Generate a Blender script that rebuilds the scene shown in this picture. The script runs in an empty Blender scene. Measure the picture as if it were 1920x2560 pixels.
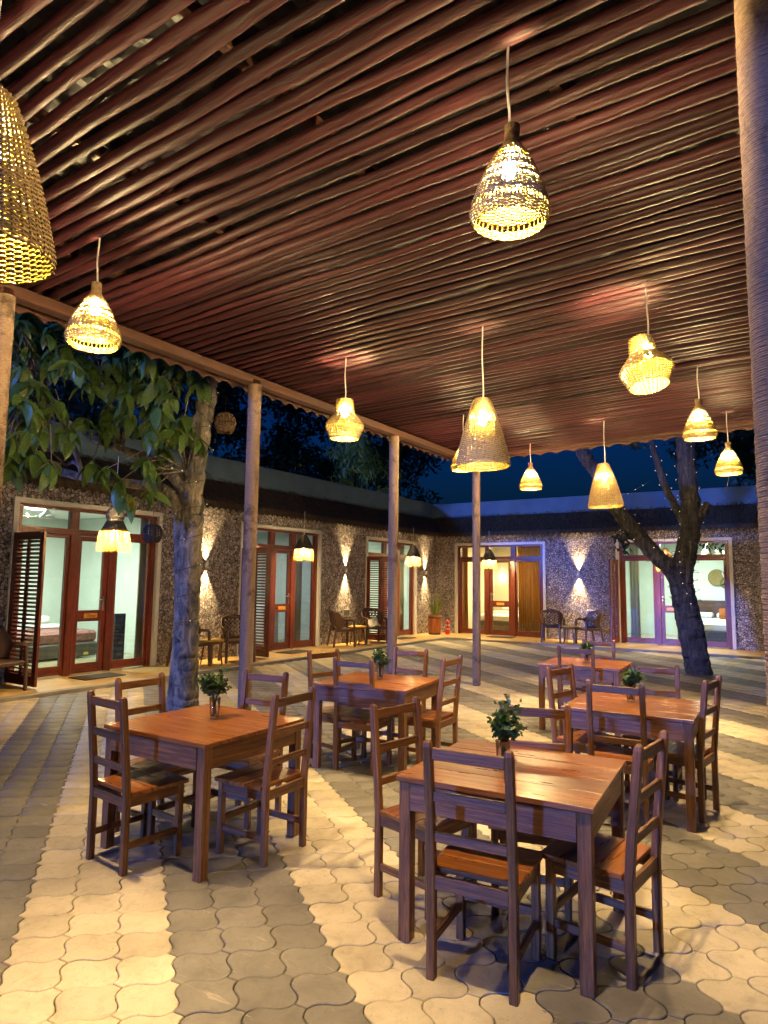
import bpy, math, random
import numpy as np
from mathutils import Vector, Matrix
R = math.radians
random.seed(7)
rng = np.random.default_rng(7)
sc = bpy.context.scene
col = sc.collection

# ------------------------------------------------------------------ camera
cam_d = bpy.data.cameras.new('camera')
cam = bpy.data.objects.new('camera', cam_d)
col.objects.link(cam)
sc.camera = cam
cam_d.sensor_fit = 'VERTICAL'
cam_d.sensor_height = 32.0
cam_d.lens = 1650.0 / 2560.0 * 32.0
cam_d.clip_start = 0.05
cam_d.clip_end = 3000
YAW, PIT, ROLL = R(32.98), R(6.007), R(0.704)
F0 = Vector((-math.sin(YAW), math.cos(YAW), 0))
U0 = Vector((0, 0, 1))
R0 = F0.cross(U0)
fw = F0 * math.cos(PIT) + U0 * math.sin(PIT)
up = -F0 * math.sin(PIT) + U0 * math.cos(PIT)
rr = R0 * math.cos(ROLL) + up * math.sin(ROLL)
uu = -R0 * math.sin(ROLL) + up * math.cos(ROLL)
M = Matrix((rr, uu, -fw)).transposed().to_4x4()
M.translation = Vector((0, 0, 1.6))
cam.matrix_world = M

# ------------------------------------------------------------------ dusk sky and sun
world = bpy.data.worlds.new('World')
sc.world = world
world.use_nodes = True
wn = world.node_tree.nodes
wl = world.node_tree.links
bg = wn['Background']
sky = wn.new('ShaderNodeTexSky')
sky.sky_type = 'NISHITA'
sky.sun_disc = False
SUN_DIR = Vector((0.19, 1.0, -0.122)).normalized()      # the way the light travels
sky.sun_elevation = R(-0.6)
sky.sun_rotation = math.pi + math.atan2(0.19, 1.0)
sky.altitude = 0
sky.air_density = 1.2
sky.dust_density = 0.2
sky.ozone_density = 6.0
tint = wn.new('ShaderNodeMix')
tint.data_type = 'RGBA'
tint.blend_type = 'MULTIPLY'
tint.inputs[0].default_value = 1.0
tint.inputs[7].default_value = (0.08, 0.85, 0.95, 1)       # deep blue dusk
wl.new(sky.outputs[0], tint.inputs[6])
wl.new(tint.outputs[2], bg.inputs['Color'])
bg.inputs['Strength'].default_value = 0.15
sun_d = bpy.data.lights.new('dusk_sun', 'SUN')
sun_d.energy = 1.5
sun_d.angle = R(3.0)
sun_d.color = (0.10, 0.23, 1.0)
sun = bpy.data.objects.new('dusk_sun', sun_d)
col.objects.link(sun)
sun.rotation_euler = SUN_DIR.to_track_quat('-Z', 'Y').to_euler()
sun.location = (0, -20, 6)

vs = sc.view_settings
vs.view_transform = 'Standard'
vs.look = 'None'
vs.gamma = 1.0
vs.exposure = 1.15
vs.use_curve_mapping = False
cy = sc.cycles
cy.max_bounces = 6
cy.diffuse_bounces = 2
cy.glossy_bounces = 2
cy.transmission_bounces = 6
cy.transparent_max_bounces = 10
cy.caustics_reflective = False
cy.caustics_refractive = False
cy.sample_clamp_indirect = 4.0
cy.use_light_tree = True
cy.use_adaptive_sampling = True
cy.adaptive_threshold = 0.02

# ------------------------------------------------------------------ node helpers and materials
MATS = {}


class NT:
    def __init__(s, name):
        s.m = bpy.data.materials.new(name)
        s.m.use_nodes = True
        s.t = s.m.node_tree
        s.n = s.t.nodes
        s.l = s.t.links
        s.p = s.n['Principled BSDF']
        s.out = s.n['Material Output']
        MATS[name] = s.m

    def new(s, typ, **k):
        n = s.n.new(typ)
        for a, v in k.items():
            if a in n.inputs:
                n.inputs[a].default_value = v
            else:
                setattr(n, a, v)
        return n

    def link(s, a, b):
        s.l.new(a, b)

    def coord(s, kind='Object', scale=(1, 1, 1), rot=(0, 0, 0)):
        if kind == 'Position':
            c = s.new('ShaderNodeNewGeometry').outputs['Position']
        else:
            c = s.new('ShaderNodeTexCoord').outputs[kind]
        mp = s.new('ShaderNodeMapping')
        mp.inputs['Scale'].default_value = scale
        mp.inputs['Rotation'].default_value = rot
        s.link(c, mp.inputs['Vector'])
        return mp.outputs[0]

    def noise(s, vec, scale=5, detail=4, rough=0.55, dist=0.0):
        n = s.new('ShaderNodeTexNoise')
        n.inputs['Scale'].default_value = scale
        n.inputs['Detail'].default_value = detail
        n.inputs['Roughness'].default_value = rough
        n.inputs['Distortion'].default_value = dist
        s.link(vec, n.inputs['Vector'])
        return n.outputs[0]

    def ramp(s, fac, stops):
        n = s.new('ShaderNodeValToRGB')
        e = n.color_ramp.elements
        while len(e) < len(stops):
            e.new(0.5)
        for i, (p, c) in enumerate(stops):
            e[i].position = p
            e[i].color = (*c, 1) if len(c) == 3 else c
        s.link(fac, n.inputs[0])
        return n.outputs[0]

    def mix(s, fac, a, b, blend='MIX'):
        n = s.new('ShaderNodeMix', data_type='RGBA', blend_type=blend)
        for inp, v in ((n.inputs[0], fac), (n.inputs[6], a), (n.inputs[7], b)):
            if hasattr(v, 'is_output'):
                s.link(v, inp)
            else:
                inp.default_value = v if not isinstance(v, tuple) else ((*v, 1) if len(v) == 3 else v)
        return n.outputs[2]

    def math(s, op, a, b=0.0):
        n = s.new('ShaderNodeMath', operation=op)
        for inp, v in ((n.inputs[0], a), (n.inputs[1], b)):
            if hasattr(v, 'is_output'):
                s.link(v, inp)
            else:
                inp.default_value = v
        return n.outputs[0]

    def bump(s, h, strength=0.5, dist=0.01):
        n = s.new('ShaderNodeBump')
        n.inputs['Strength'].default_value = strength
        n.inputs['Distance'].default_value = dist
        s.link(h, n.inputs['Height'])
        s.link(n.outputs[0], s.p.inputs['Normal'])

    def base(s, c):
        if hasattr(c, 'is_output'):
            s.link(c, s.p.inputs['Base Color'])
        else:
            s.p.inputs['Base Color'].default_value = (*c, 1)

    def set(s, **k):
        for a, v in k.items():
            i = s.p.inputs[a.replace('_', ' ')]
            if hasattr(v, 'is_output'):
                s.link(v, i)
            else:
                i.default_value = v
        return s

    def rnd(s):
        return s.new('ShaderNodeObjectInfo').outputs['Random']


def wood(name, dark, mid, light, rough=0.42, grain=55, bump=0.5, coat=0.0, pore=0.75, warp=0.35):
    s = NT(name)
    uv = s.coord('UV', (2.2, grain, 1))
    n1 = s.noise(uv, 1.0, 5, 0.6, warp)
    uv2 = s.coord('UV', (11.0, grain * 5.5, 1))
    n2 = s.noise(uv2, 1.0, 3, 0.6, 0.2)
    c = s.ramp(n1, [(0.25, dark), (0.5, mid), (0.75, light)])
    pores = s.ramp(n2, [(0.36, (0.35, 0.35, 0.35)), (0.52, (1, 1, 1))])
    c = s.mix(pore, c, pores, 'MULTIPLY')
    c = s.mix(0.55, c, s.ramp(s.noise(s.coord('UV', (1.7, 9, 1)), 1.0, 3, 0.6), [(0.3, (0.45, 0.42, 0.40)), (0.62, (1, 1, 1))]), 'MULTIPLY')
    v = s.math('MULTIPLY_ADD', s.rnd(), 0.5)
    s.n[-1].inputs[2].default_value = 0.75
    hsv = s.new('ShaderNodeHueSaturation')
    s.link(v, hsv.inputs['Value'])
    s.link(c, hsv.inputs['Color'])
    s.base(hsv.outputs[0])
    wear = s.noise(s.coord('UV', (3, 30, 1)), 1.0, 4)
    s.set(Roughness=s.ramp(wear, [(0.3, (rough - 0.05,) * 3), (0.7, (rough + 0.12,) * 3)]))
    s.p.inputs['Coat Weight'].default_value = coat
    s.p.inputs['Coat Roughness'].default_value = 0.18
    s.bump(n2, bump, 0.0015)
    return s.m


wood('chair_wood', (0.080, 0.030, 0.009), (0.215, 0.088, 0.026), (0.40, 0.185, 0.058), 0.40, 70, 1.0, 0.0, 0.9)
wood('top_wood', (0.12, 0.032, 0.007), (0.28, 0.090, 0.017), (0.44, 0.165, 0.034), 0.30, 34, 0.14, 0.25, 0.35, 0.10)
wood('door_wood', (0.07, 0.012, 0.007), (0.17, 0.030, 0.013), (0.30, 0.062, 0.024), 0.3, 40, 0.3, 0.3)
wood('barrel_wood', (0.14, 0.035, 0.010), (0.34, 0.10, 0.025), (0.50, 0.17, 0.04), 0.35, 40, 0.4)
wood('bed_wood', (0.05, 0.025, 0.015), (0.12, 0.06, 0.035), (0.2, 0.1, 0.06), 0.5, 40, 0.4)

s = NT('pole_wood')                                   # stained round poles of the canopy
v = s.coord('UV', (1.2, 7, 1))
n = s.noise(v, 2.5, 6, 0.6, 0.7)
n2 = s.noise(s.coord('UV', (5, 60, 1)), 1.0, 4, 0.6)
knot = s.noise(s.coord('Object', (9, 18, 18)), 1.0, 2)
c = s.ramp(n, [(0.25, (0.013, 0.0030, 0.0044)), (0.5, (0.034, 0.0080, 0.0108)), (0.78, (0.068, 0.0190, 0.0240))])
vv = s.math('MULTIPLY_ADD', s.rnd(), 0.95)
s.n[-1].inputs[2].default_value = 0.55
hs = s.new('ShaderNodeHueSaturation')
s.link(vv, hs.inputs['Value'])
s.link(c, hs.inputs['Color'])
s.base(hs.outputs[0])
s.set(Roughness=s.ramp(n2, [(0.3, (0.36,) * 3), (0.7, (0.62,) * 3)]))
s.p.inputs['Specular IOR Level'].default_value = 0.28
s.bump(s.math('ADD', s.math('MULTIPLY', n, 1.0), s.math('MULTIPLY', knot, 1.5)), 0.32, 0.012)

s = NT('beam_wood')
n = s.noise(s.coord('UV', (1.5, 22, 1)), 1.0, 5, 0.6, 0.5)
s.base(s.ramp(n, [(0.3, (0.035, 0.012, 0.007)), (0.7, (0.085, 0.032, 0.017))]))
s.set(Roughness=0.5)
s.bump(n, 0.6, 0.006)

s = NT('roof_sheet')
n = s.noise(s.coord('Object', (1, 1, 1)), 2.0, 4)
s.base(s.ramp(n, [(0.3, (0.008, 0.008, 0.011)), (0.7, (0.022, 0.020, 0.024))]))
s.set(Roughness=0.5, Metallic=0.0)

s = NT('rope')
n = s.noise(s.coord('UV', (70, 3, 1)), 1.0, 3, 0.6)
n2 = s.noise(s.coord('Object', (3, 3, 2.2)), 1.6, 5, 0.7)
c = s.ramp(n, [(0.25, (0.13, 0.085, 0.058)), (0.75, (0.31, 0.215, 0.155))])
st = s.ramp(n2, [(0.36, (0.28, 0.26, 0.24)), (0.46, (1, 1, 1))])
s.base(s.mix(0.8, c, st, 'MULTIPLY'))
s.set(Roughness=0.92)
s.bump(n, 0.8, 0.003)


def straw(name, c1, c2, trans=0.35):
    s = NT(name)
    n = s.noise(s.coord('Object', (60, 60, 60)), 1.0, 3)
    c = s.ramp(n, [(0.3, c1), (0.7, c2)])
    d = s.new('ShaderNodeBsdfDiffuse')
    t = s.new('ShaderNodeBsdfTranslucent')
    g = s.new('ShaderNodeBsdfGlossy', Roughness=0.4)
    mx = s.new('ShaderNodeMixShader')
    mx.inputs[0].default_value = trans
    s.link(c, d.inputs[0])
    s.link(c, t.inputs[0])
    s.link(d.outputs[0], mx.inputs[1])
    s.link(t.outputs[0], mx.inputs[2])
    m2 = s.new('ShaderNodeMixShader')
    m2.inputs[0].default_value = 0.04
    s.link(mx.outputs[0], m2.inputs[1])
    s.link(g.outputs[0], m2.inputs[2])
    s.link(m2.outputs[0], s.out.inputs[0])
    s.n.remove(s.p)
    return s.m


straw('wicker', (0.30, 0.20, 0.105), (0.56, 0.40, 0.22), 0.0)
straw('wicker_inner_lit', (0.060, 0.042, 0.0012), (0.105, 0.075, 0.0024), 0.0)  # yellow lamp glow put into the colour; the wicker itself is one tone
straw('wicker_dark', (0.016, 0.014, 0.015), (0.045, 0.040, 0.038), 0.0)
straw('wicker_brown', (0.10, 0.06, 0.03), (0.22, 0.14, 0.07), 0.05)
straw('tassel', (0.50, 0.29, 0.05), (0.78, 0.52, 0.12), 0.5)
straw('straw_pale', (0.05, 0.036, 0.022), (0.16, 0.115, 0.065), 0.0)
straw('thatch', (0.016, 0.012, 0.010), (0.075, 0.055, 0.036), 0.0)
straw('leaf', (0.065, 0.145, 0.036), (0.150, 0.240, 0.056), 0.25)
straw('leaf_yellow', (0.16, 0.17, 0.02), (0.30, 0.26, 0.03), 0.3)
straw('leaf_dark', (0.008, 0.016, 0.008), (0.020, 0.034, 0.014), 0.1)
straw('herb', (0.040, 0.095, 0.022), (0.095, 0.17, 0.042), 0.3)
straw('snake_leaf', (0.05, 0.11, 0.03), (0.28, 0.30, 0.08), 0.15)


def emit(name, c, st):
    s = NT(name)
    s.p.inputs['Emission Color'].default_value = (*c, 1)
    s.p.inputs['Emission Strength'].default_value = st
    s.base(c)
    return s.m


emit('bulb', (1.0, 0.70, 0.315), 4100)
emit('fairy_bulb', (1.0, 0.84, 0.5), 1.3)
emit('room_bulb', (1.0, 0.95, 0.85), 6)


def plain(name, c, rough=0.5, metal=0.0, var=0.12, scale=8, bump=0.0, bdist=0.003):
    s = NT(name)
    n = s.noise(s.coord('Object', (1, 1, 1)), scale, 5, 0.6)
    a = tuple(max(0, x * (1 - var * 1.6)) for x in c)
    b = tuple(min(1, x * (1 + var)) for x in c)
    s.base(s.ramp(n, [(0.3, a), (0.7, b)]))
    s.set(Roughness=rough, Metallic=metal)
    if bump:
        s.bump(n, bump, bdist)
    return s.m


plain('cord_white', (0.72, 0.72, 0.74), 0.45)
plain('wire_dark', (0.02, 0.02, 0.02), 0.5)
plain('white_paint', (0.68, 0.68, 0.70), 0.55, 0, 0.06, 14, 0.15)
plain('parapet_plaster', (0.09, 0.15, 0.21), 0.85, 0, 0.10, 2.5, 0.2)
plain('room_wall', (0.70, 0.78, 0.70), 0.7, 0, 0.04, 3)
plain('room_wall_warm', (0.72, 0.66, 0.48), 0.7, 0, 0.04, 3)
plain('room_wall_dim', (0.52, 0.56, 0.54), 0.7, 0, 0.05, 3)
plain('room_floor', (0.42, 0.38, 0.22), 0.22, 0, 0.15, 2.5)
plain('ceiling_white', (0.76, 0.78, 0.74), 0.8, 0, 0.03, 3)
plain('linen', (0.74, 0.74, 0.70), 0.8, 0, 0.05, 9, 0.3, 0.01)
plain('blanket', (0.28, 0.13, 0.11), 0.9, 0, 0.3, 14, 0.3)
plain('mattress_dark', (0.09, 0.085, 0.07), 0.85, 0, 0.25, 10)
plain('tag_yellow', (0.75, 0.55, 0.06), 0.6)
straw('curtain_beige', (0.48, 0.40, 0.28), (0.56, 0.48, 0.35), 0.45)
straw('curtain_gold', (0.50, 0.31, 0.08), (0.66, 0.44, 0.13), 0.5)
straw('curtain_white', (0.62, 0.60, 0.50), (0.72, 0.70, 0.6), 0.45)
plain('tv_black', (0.015, 0.015, 0.018), 0.2)
plain('metal', (0.62, 0.60, 0.56), 0.28, 1.0, 0.05)
plain('metal_dark', (0.05, 0.05, 0.055), 0.4, 0.8)
plain('plastic_brown', (0.085, 0.045, 0.035), 0.42, 0, 0.12, 12)
plain('stool_top', (0.62, 0.40, 0.07), 0.5, 0, 0.1, 12)
plain('stool_leg', (0.16, 0.10, 0.06), 0.5)
plain('towel', (0.78, 0.76, 0.72), 0.95, 0, 0.06, 30, 0.5)
plain('extinguisher_red', (0.55, 0.018, 0.015), 0.3)
plain('extinguisher_label', (0.55, 0.55, 0.65), 0.5, 0, 0.3, 60)
plain('soil', (0.035, 0.024, 0.016), 0.95)
plain('mat_fibre', (0.055, 0.042, 0.03), 0.95, 0, 0.3, 60, 0.6)
plain('plaque', (0.62, 0.30, 0.06), 0.4, 0, 0.1)
plain('plaque_ink', (0.03, 0.01, 0.006), 0.6)
plain('stem', (0.07, 0.11, 0.03), 0.6)
plain('basket_plate', (0.30, 0.23, 0.09), 0.8, 0, 0.3, 40, 0.4)
plain('basket_plate_dark', (0.13, 0.13, 0.07), 0.8, 0, 0.3, 40, 0.4)
plain('cushion_orange', (0.42, 0.13, 0.03), 0.9, 0, 0.4, 40)
plain('sand', (0.085, 0.066, 0.045), 0.98, 0, 0.3, 40, 0.3)
plain('lampshade', (0.75, 0.68, 0.5), 0.7)

s = NT('kerb_concrete')
n = s.noise(s.coord('Position', (1, 1, 1)), 3.0, 6, 0.6)
s.base(s.ramp(n, [(0.3, (0.26, 0.23, 0.21)), (0.7, (0.38, 0.34, 0.31))]))
s.set(Roughness=0.85)
s.bump(n, 0.3, 0.01)

s = NT('porch_screed')
n = s.noise(s.coord('Position', (1, 1, 1)), 1.7, 8, 0.65, 0.8)
n2 = s.noise(s.coord('Position', (1, 1, 1)), 40, 3)
s.base(s.mix(0.12, s.ramp(n, [(0.3, (0.42, 0.255, 0.10)), (0.55, (0.56, 0.37, 0.15)), (0.75, (0.64, 0.45, 0.21))]), n2, 'OVERLAY'))
s.set(Roughness=0.42)
s.bump(n, 0.15, 0.01)


def paver_mat(name, dark, mid, light):
    s = NT(name)
    p = s.coord('Position', (1, 1, 1))
    n = s.noise(p, 5.0, 7, 0.62, 0.4)
    fine = s.noise(p, 160, 3, 0.6)
    blotch = s.noise(p, 1.1, 3, 0.5)
    c = s.ramp(n, [(0.25, dark), (0.5, mid), (0.78, light)])
    c = s.mix(0.6, c, s.ramp(blotch, [(0.35, (0.60, 0.57, 0.53)), (0.62, (1, 1, 1))]), 'MULTIPLY')
    spots = s.noise(p, 34, 2, 0.5)
    c = s.mix(0.55, c, s.ramp(spots, [(0.22, (0.25, 0.22, 0.2)), (0.29, (1, 1, 1))]), 'MULTIPLY')
    grime = s.noise(p, 13, 6, 0.7, 1.5)
    c = s.mix(0.40, c, s.ramp(grime, [(0.30, (0.5, 0.47, 0.43)), (0.5, (1, 1, 1))]), 'MULTIPLY')
    c = s.mix(0.22, c, s.ramp(fine, [(0.3, (0.5, 0.5, 0.5)), (0.6, (1, 1, 1))]), 'MULTIPLY')
    # pale scuffs and scratches
    sc1 = s.noise(s.coord('Position', (5, 34, 1), (0, 0, 0.6)), 1.0, 5, 0.6, 1.2)
    c = s.mix(s.ramp(sc1, [(0.64, (0, 0, 0)), (0.72, (0.5, 0.5, 0.5))]), c, (0.46, 0.40, 0.31))
    v = s.new('ShaderNodeAttribute', attribute_name='tone')
    # per piece tone: an attribute in the joined field, the object's own number on single pavers
    a = s.math('ADD', v.outputs['Fac'], s.math('MULTIPLY', s.rnd(), 0.25))
    hs = s.new('ShaderNodeHueSaturation')
    s.link(s.math('ADD', a, 0.86), hs.inputs['Value'])
    s.link(c, hs.inputs['Color'])
    s.base(hs.outputs[0])
    s.set(Roughness=s.ramp(n, [(0.3, (0.5,) * 3), (0.7, (0.75,) * 3)]))
    s.bump(s.math('ADD', s.math('MULTIPLY', fine, 0.35), n), 0.35, 0.006)


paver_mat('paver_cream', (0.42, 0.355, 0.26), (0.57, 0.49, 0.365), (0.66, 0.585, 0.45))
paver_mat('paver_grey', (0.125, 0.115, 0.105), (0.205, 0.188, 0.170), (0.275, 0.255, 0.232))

s = NT('coral_stone')                                  # rough coral-chip cladding
p = s.coord('Position', (1, 1, 1))
warp = s.noise(p, 9, 2)
vo = s.new('ShaderNodeTexVoronoi', feature='F1')
vo.inputs['Scale'].default_value = 17
vo.inputs['Randomness'].default_value = 1.0
mixv = s.new('ShaderNodeMixRGB' if False else 'ShaderNodeVectorMath', operation='MULTIPLY_ADD')
s.link(warp, mixv.inputs[0])
mixv.inputs[1].default_value = (0.06, 0.06, 0.06)
s.link(p, mixv.inputs[2])
s.link(mixv.outputs[0], vo.inputs['Vector'])
ve = s.new('ShaderNodeTexVoronoi', feature='DISTANCE_TO_EDGE')
ve.inputs['Scale'].default_value = 17
s.link(mixv.outputs[0], ve.inputs['Vector'])
edge = s.ramp(ve.outputs['Distance'], [(0.010, (0, 0, 0)), (0.10, (1, 1, 1))])
cell = s.ramp(vo.outputs['Color'], [(0.15, (0.32, 0.275, 0.305)), (0.5, (0.64, 0.57, 0.63)), (0.85, (0.88, 0.81, 0.88))])
fine = s.noise(p, 70, 3)
c = s.mix(0.4, cell, s.ramp(fine, [(0.3, (0.6, 0.6, 0.6)), (0.6, (1, 1, 1))]), 'MULTIPLY')
s.base(s.mix(edge, (0.05, 0.042, 0.042), c))
s.set(Roughness=0.75)
tilt = s.math('ADD', s.math('MULTIPLY', edge, 1.0), s.math('ADD', s.math('MULTIPLY', vo.outputs['Color'], 0.9), s.math('MULTIPLY', fine, 0.6)))
s.bump(tilt, 1.0, 0.075)

s = NT('bark_pale')
p = s.coord('Object', (1, 1, 0.45))
n = s.noise(p, 7, 7, 0.65, 1.0)
n2 = s.noise(s.coord('Object', (1, 1, 0.3)), 26, 5, 0.65, 0.8)
c = s.ramp(n, [(0.34, (0.050, 0.045, 0.045)), (0.46, (0.15, 0.135, 0.12)), (0.56, (0.30, 0.255, 0.20)), (0.68, (0.50, 0.39, 0.26))])
s.base(s.mix(0.55, c, s.ramp(n2, [(0.35, (0.3, 0.3, 0.3)), (0.6, (1, 1, 1))]), 'MULTIPLY'))
s.set(Roughness=0.85)
s.bump(n2, 1.0, 0.03)

s = NT('bark_dark')
p = s.coord('Object', (1, 1, 0.22))
n = s.noise(p, 16, 6, 0.65, 0.9)
s.base(s.ramp(n, [(0.35, (0.012, 0.012, 0.015)), (0.55, (0.060, 0.054, 0.056)), (0.75, (0.15, 0.135, 0.13))]))
s.set(Roughness=0.9)
s.bump(n, 1.0, 0.06)

s = NT('glass_pane')                                   # thin window glass
tr = s.new('ShaderNodeBsdfTransparent')
tr.inputs[0].default_value = (0.94, 0.97, 0.95, 1)
gl = s.new('ShaderNodeBsdfGlossy', Roughness=0.01)
fr = s.new('ShaderNodeFresnel', IOR=1.52)
ms = s.new('ShaderNodeMixShader')
s.link(s.math('MULTIPLY_ADD', fr.outputs[0], 2.4), ms.inputs[0])
s.n[-1].inputs[2].default_value = 0.03
s.link(tr.outputs[0], ms.inputs[1])
s.link(gl.outputs[0], ms.inputs[2])
s.link(ms.outputs[0], s.out.inputs[0])
s.n.remove(s.p)

s = NT('glass_tumbler')
tr = s.new('ShaderNodeBsdfTransparent')
tr.inputs[0].default_value = (0.97, 0.98, 0.98, 1)
gl = s.new('ShaderNodeBsdfGlossy', Roughness=0.03)
fr = s.new('ShaderNodeLayerWeight', Blend=0.18)
ms = s.new('ShaderNodeMixShader')
s.link(s.math('MULTIPLY_ADD', fr.outputs['Fresnel'], 0.7), ms.inputs[0])
s.n[-1].inputs[2].default_value = 0.06
s.link(tr.outputs[0], ms.inputs[1])
s.link(gl.outputs[0], ms.inputs[2])
s.link(ms.outputs[0], s.out.inputs[0])
s.n.remove(s.p)


# ------------------------------------------------------------------ mesh builder
class MB:
    def __init__(s):
        s.v = []
        s.f = []
        s.uv = []          # per loop
        s.mi = []
        s.cur = 0

    def face(s, idx, uv=None):
        s.f.append(tuple(idx))
        s.uv.extend(uv if uv else [(0.0, 0.0)] * len(idx))
        s.mi.append(s.cur)

    def beam(s, p0, p1, w, h, side=None, c=0.003):
        """chamfered bar from p0 to p1; w across 'side', h across the other axis"""
        p0, p1 = Vector(p0), Vector(p1)
        d = p1 - p0
        L = d.length
        d.normalize()
        if side is None:
            side = Vector((0, 0, 1)).cross(d)
            if side.length < 1e-3:
                side = Vector((1, 0, 0))
        side = Vector(side)
        side = (side - d * side.dot(d)).normalized()
        o = d.cross(side).normalized()
        hv = (L / 2, w / 2, h / 2)
        c = min(c, min(hv) * 0.6)
        ctr = (p0 + p1) / 2
        base = len(s.v)
        key = {}
        loc = []
        for sx in (-1, 1):
            for sy in (-1, 1):
                for sz in (-1, 1):
                    for k in range(3):
                        q = [sx * (hv[0] - (c if k != 0 else 0)), sy * (hv[1] - (c if k != 1 else 0)), sz * (hv[2] - (c if k != 2 else 0))]
                        key[(sx, sy, sz, k)] = len(loc)
                        loc.append(q)
                        s.v.append(tuple(ctr + d * q[0] + side * q[1] + o * q[2]))
        ou, ov = random.uniform(0, 50), random.uniform(0, 50)

        def add(ids, n):
            a, b, e = (Vector(loc[i]) for i in ids[:3])
            if (b - a).cross(e - a).dot(n) < 0:
                ids = ids[::-1]
            ax = max(range(3), key=lambda i: abs(n[i]))
            uv = []
            for i in ids:
                q = loc[i]
                uv.append((ou + (q[0] if ax != 0 else q[1] * 0.1), ov + (q[1] if ax != 1 else q[2] + 0.37) + (q[2] if ax == 0 else 0)))
            s.face([base + i for i in ids], uv)
        S = (-1, 1)
        for g in S:
            add([key[(g, a, b, 0)] for a, b in ((-1, -1), (1, -1), (1, 1), (-1, 1))], Vector((g, 0, 0)))
            add([key[(a, g, b, 1)] for a, b in ((-1, -1), (1, -1), (1, 1), (-1, 1))], Vector((0, g, 0)))
            add([key[(a, b, g, 2)] for a, b in ((-1, -1), (1, -1), (1, 1), (-1, 1))], Vector((0, 0, g)))
        for a in S:
            for b in S:
                add([key[(a, b, -1, 0)], key[(a, b, 1, 0)], key[(a, b, 1, 1)], key[(a, b, -1, 1)]], Vector((a, b, 0)))
                add([key[(a, -1, b, 0)], key[(a, 1, b, 0)], key[(a, 1, b, 2)], key[(a, -1, b, 2)]], Vector((a, 0, b)))
                add([key[(-1, a, b, 1)], key[(1, a, b, 1)], key[(1, a, b, 2)], key[(-1, a, b, 2)]], Vector((0, a, b)))
                for e in S:
                    add([key[(a, b, e, k)] for k in range(3)], Vector((a, b, e)))
        return s

    def box(s, x0, x1, y0, y1, z0, z1, c=0.003):
        dx, dy, dz = x1 - x0, y1 - y0, z1 - z0
        cx, cy_, cz = (x0 + x1) / 2, (y0 + y1) / 2, (z0 + z1) / 2
        if dx >= dy and dx >= dz:
            return s.beam((x0, cy_, cz), (x1, cy_, cz), dy, dz, (0, 1, 0), c)
        if dy >= dx and dy >= dz:
            return s.beam((cx, y0, cz), (cx, y1, cz), dx, dz, (1, 0, 0), c)
        return s.beam((cx, cy_, z0), (cx, cy_, z1), dx, dy, (1, 0, 0), c)

    def tube(s, pts, rad, n=8, cap=True, tw=0.0, jit=None):
        pts = [Vector(p) for p in pts]
        if not hasattr(rad, '__len__'):
            rad = [rad] * len(pts)
        base = len(s.v)
        t0 = (pts[1] - pts[0]).normalized()
        ref = Vector((0, 0, 1)) if abs(t0.z) < 0.9 else Vector((1, 0, 0))
        side = t0.cross(ref).normalized()
        L = 0.0
        Ls = []
        for i, p in enumerate(pts):
            t = (pts[min(i + 1, len(pts) - 1)] - pts[max(i - 1, 0)]).normalized()
            side = (side - t * side.dot(t)).normalized()
            o = t.cross(side)
            if i:
                L += (pts[i] - pts[i - 1]).length
            Ls.append(L)
            for k in range(n):
                a = 2 * math.pi * k / n + tw * i
                s.v.append(tuple(p + (side * math.cos(a) + o * math.sin(a)) * rad[i] * (jit(a, L) if jit else 1.0)))
        ou, ov = random.uniform(0, 40), random.uniform(0, 40)
        for i in range(len(pts) - 1):
            for k in range(n):
                k2 = (k + 1) % n
                s.face((base + i * n + k, base + i * n + k2, base + (i + 1) * n + k2, base + (i + 1) * n + k),
                       ((ou + Ls[i], ov + k / n), (ou + Ls[i], ov + (k + 1) / n), (ou + Ls[i + 1], ov + (k + 1) / n), (ou + Ls[i + 1], ov + k / n)))
        if cap:
            s.face([base + k for k in range(n)][::-1])
            s.face([base + (len(pts) - 1) * n + k for k in range(n)])
        return s

    def lathe(s, prof, n=24, ctr=(0, 0, 0), cap=(False, False)):
        base = len(s.v)
        for r, z in prof:
            for k in range(n):
                a = 2 * math.pi * k / n
                s.v.append((ctr[0] + r * math.cos(a), ctr[1] + r * math.sin(a), ctr[2] + z))
        for i in range(len(prof) - 1):
            for k in range(n):
                k2 = (k + 1) % n
                s.face((base + i * n + k, base + i * n + k2, base + (i + 1) * n + k2, base + (i + 1) * n + k),
                       ((k / n, prof[i][1]), ((k + 1) / n, prof[i][1]), ((k + 1) / n, prof[i + 1][1]), (k / n, prof[i + 1][1])))
        if cap[0]:
            s.face([base + k for k in range(n)][::-1])
        if cap[1]:
            s.face([base + (len(prof) - 1) * n + k for k in range(n)])
        return s

    def quad(s, a, b, c, d):
        i = len(s.v)
        s.v += [tuple(a), tuple(b), tuple(c), tuple(d)]
        s.face((i, i + 1, i + 2, i + 3), ((0, 0), (1, 0), (1, 1), (0, 1)))

    def tri(s, a, b, c):
        i = len(s.v)
        s.v += [tuple(a), tuple(b), tuple(c)]
        s.face((i, i + 1, i + 2), ((0, 0), (1, 0), (0.5, 1)))

    def mesh(s, name, mats, smooth=False):
        me = bpy.data.meshes.new(name)
        me.from_pydata(s.v, [], s.f)
        uvl = me.uv_layers.new(name='UVMap')
        uvl.data.foreach_set('uv', np.array(s.uv, dtype=np.float32).ravel())
        for m in ([mats] if isinstance(mats, str) else mats):
            me.materials.append(MATS[m])
        if any(s.mi):
            me.polygons.foreach_set('material_index', s.mi)
        if smooth:
            me.polygons.foreach_set('use_smooth', [True] * len(me.polygons))
        me.update()
        return me

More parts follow.
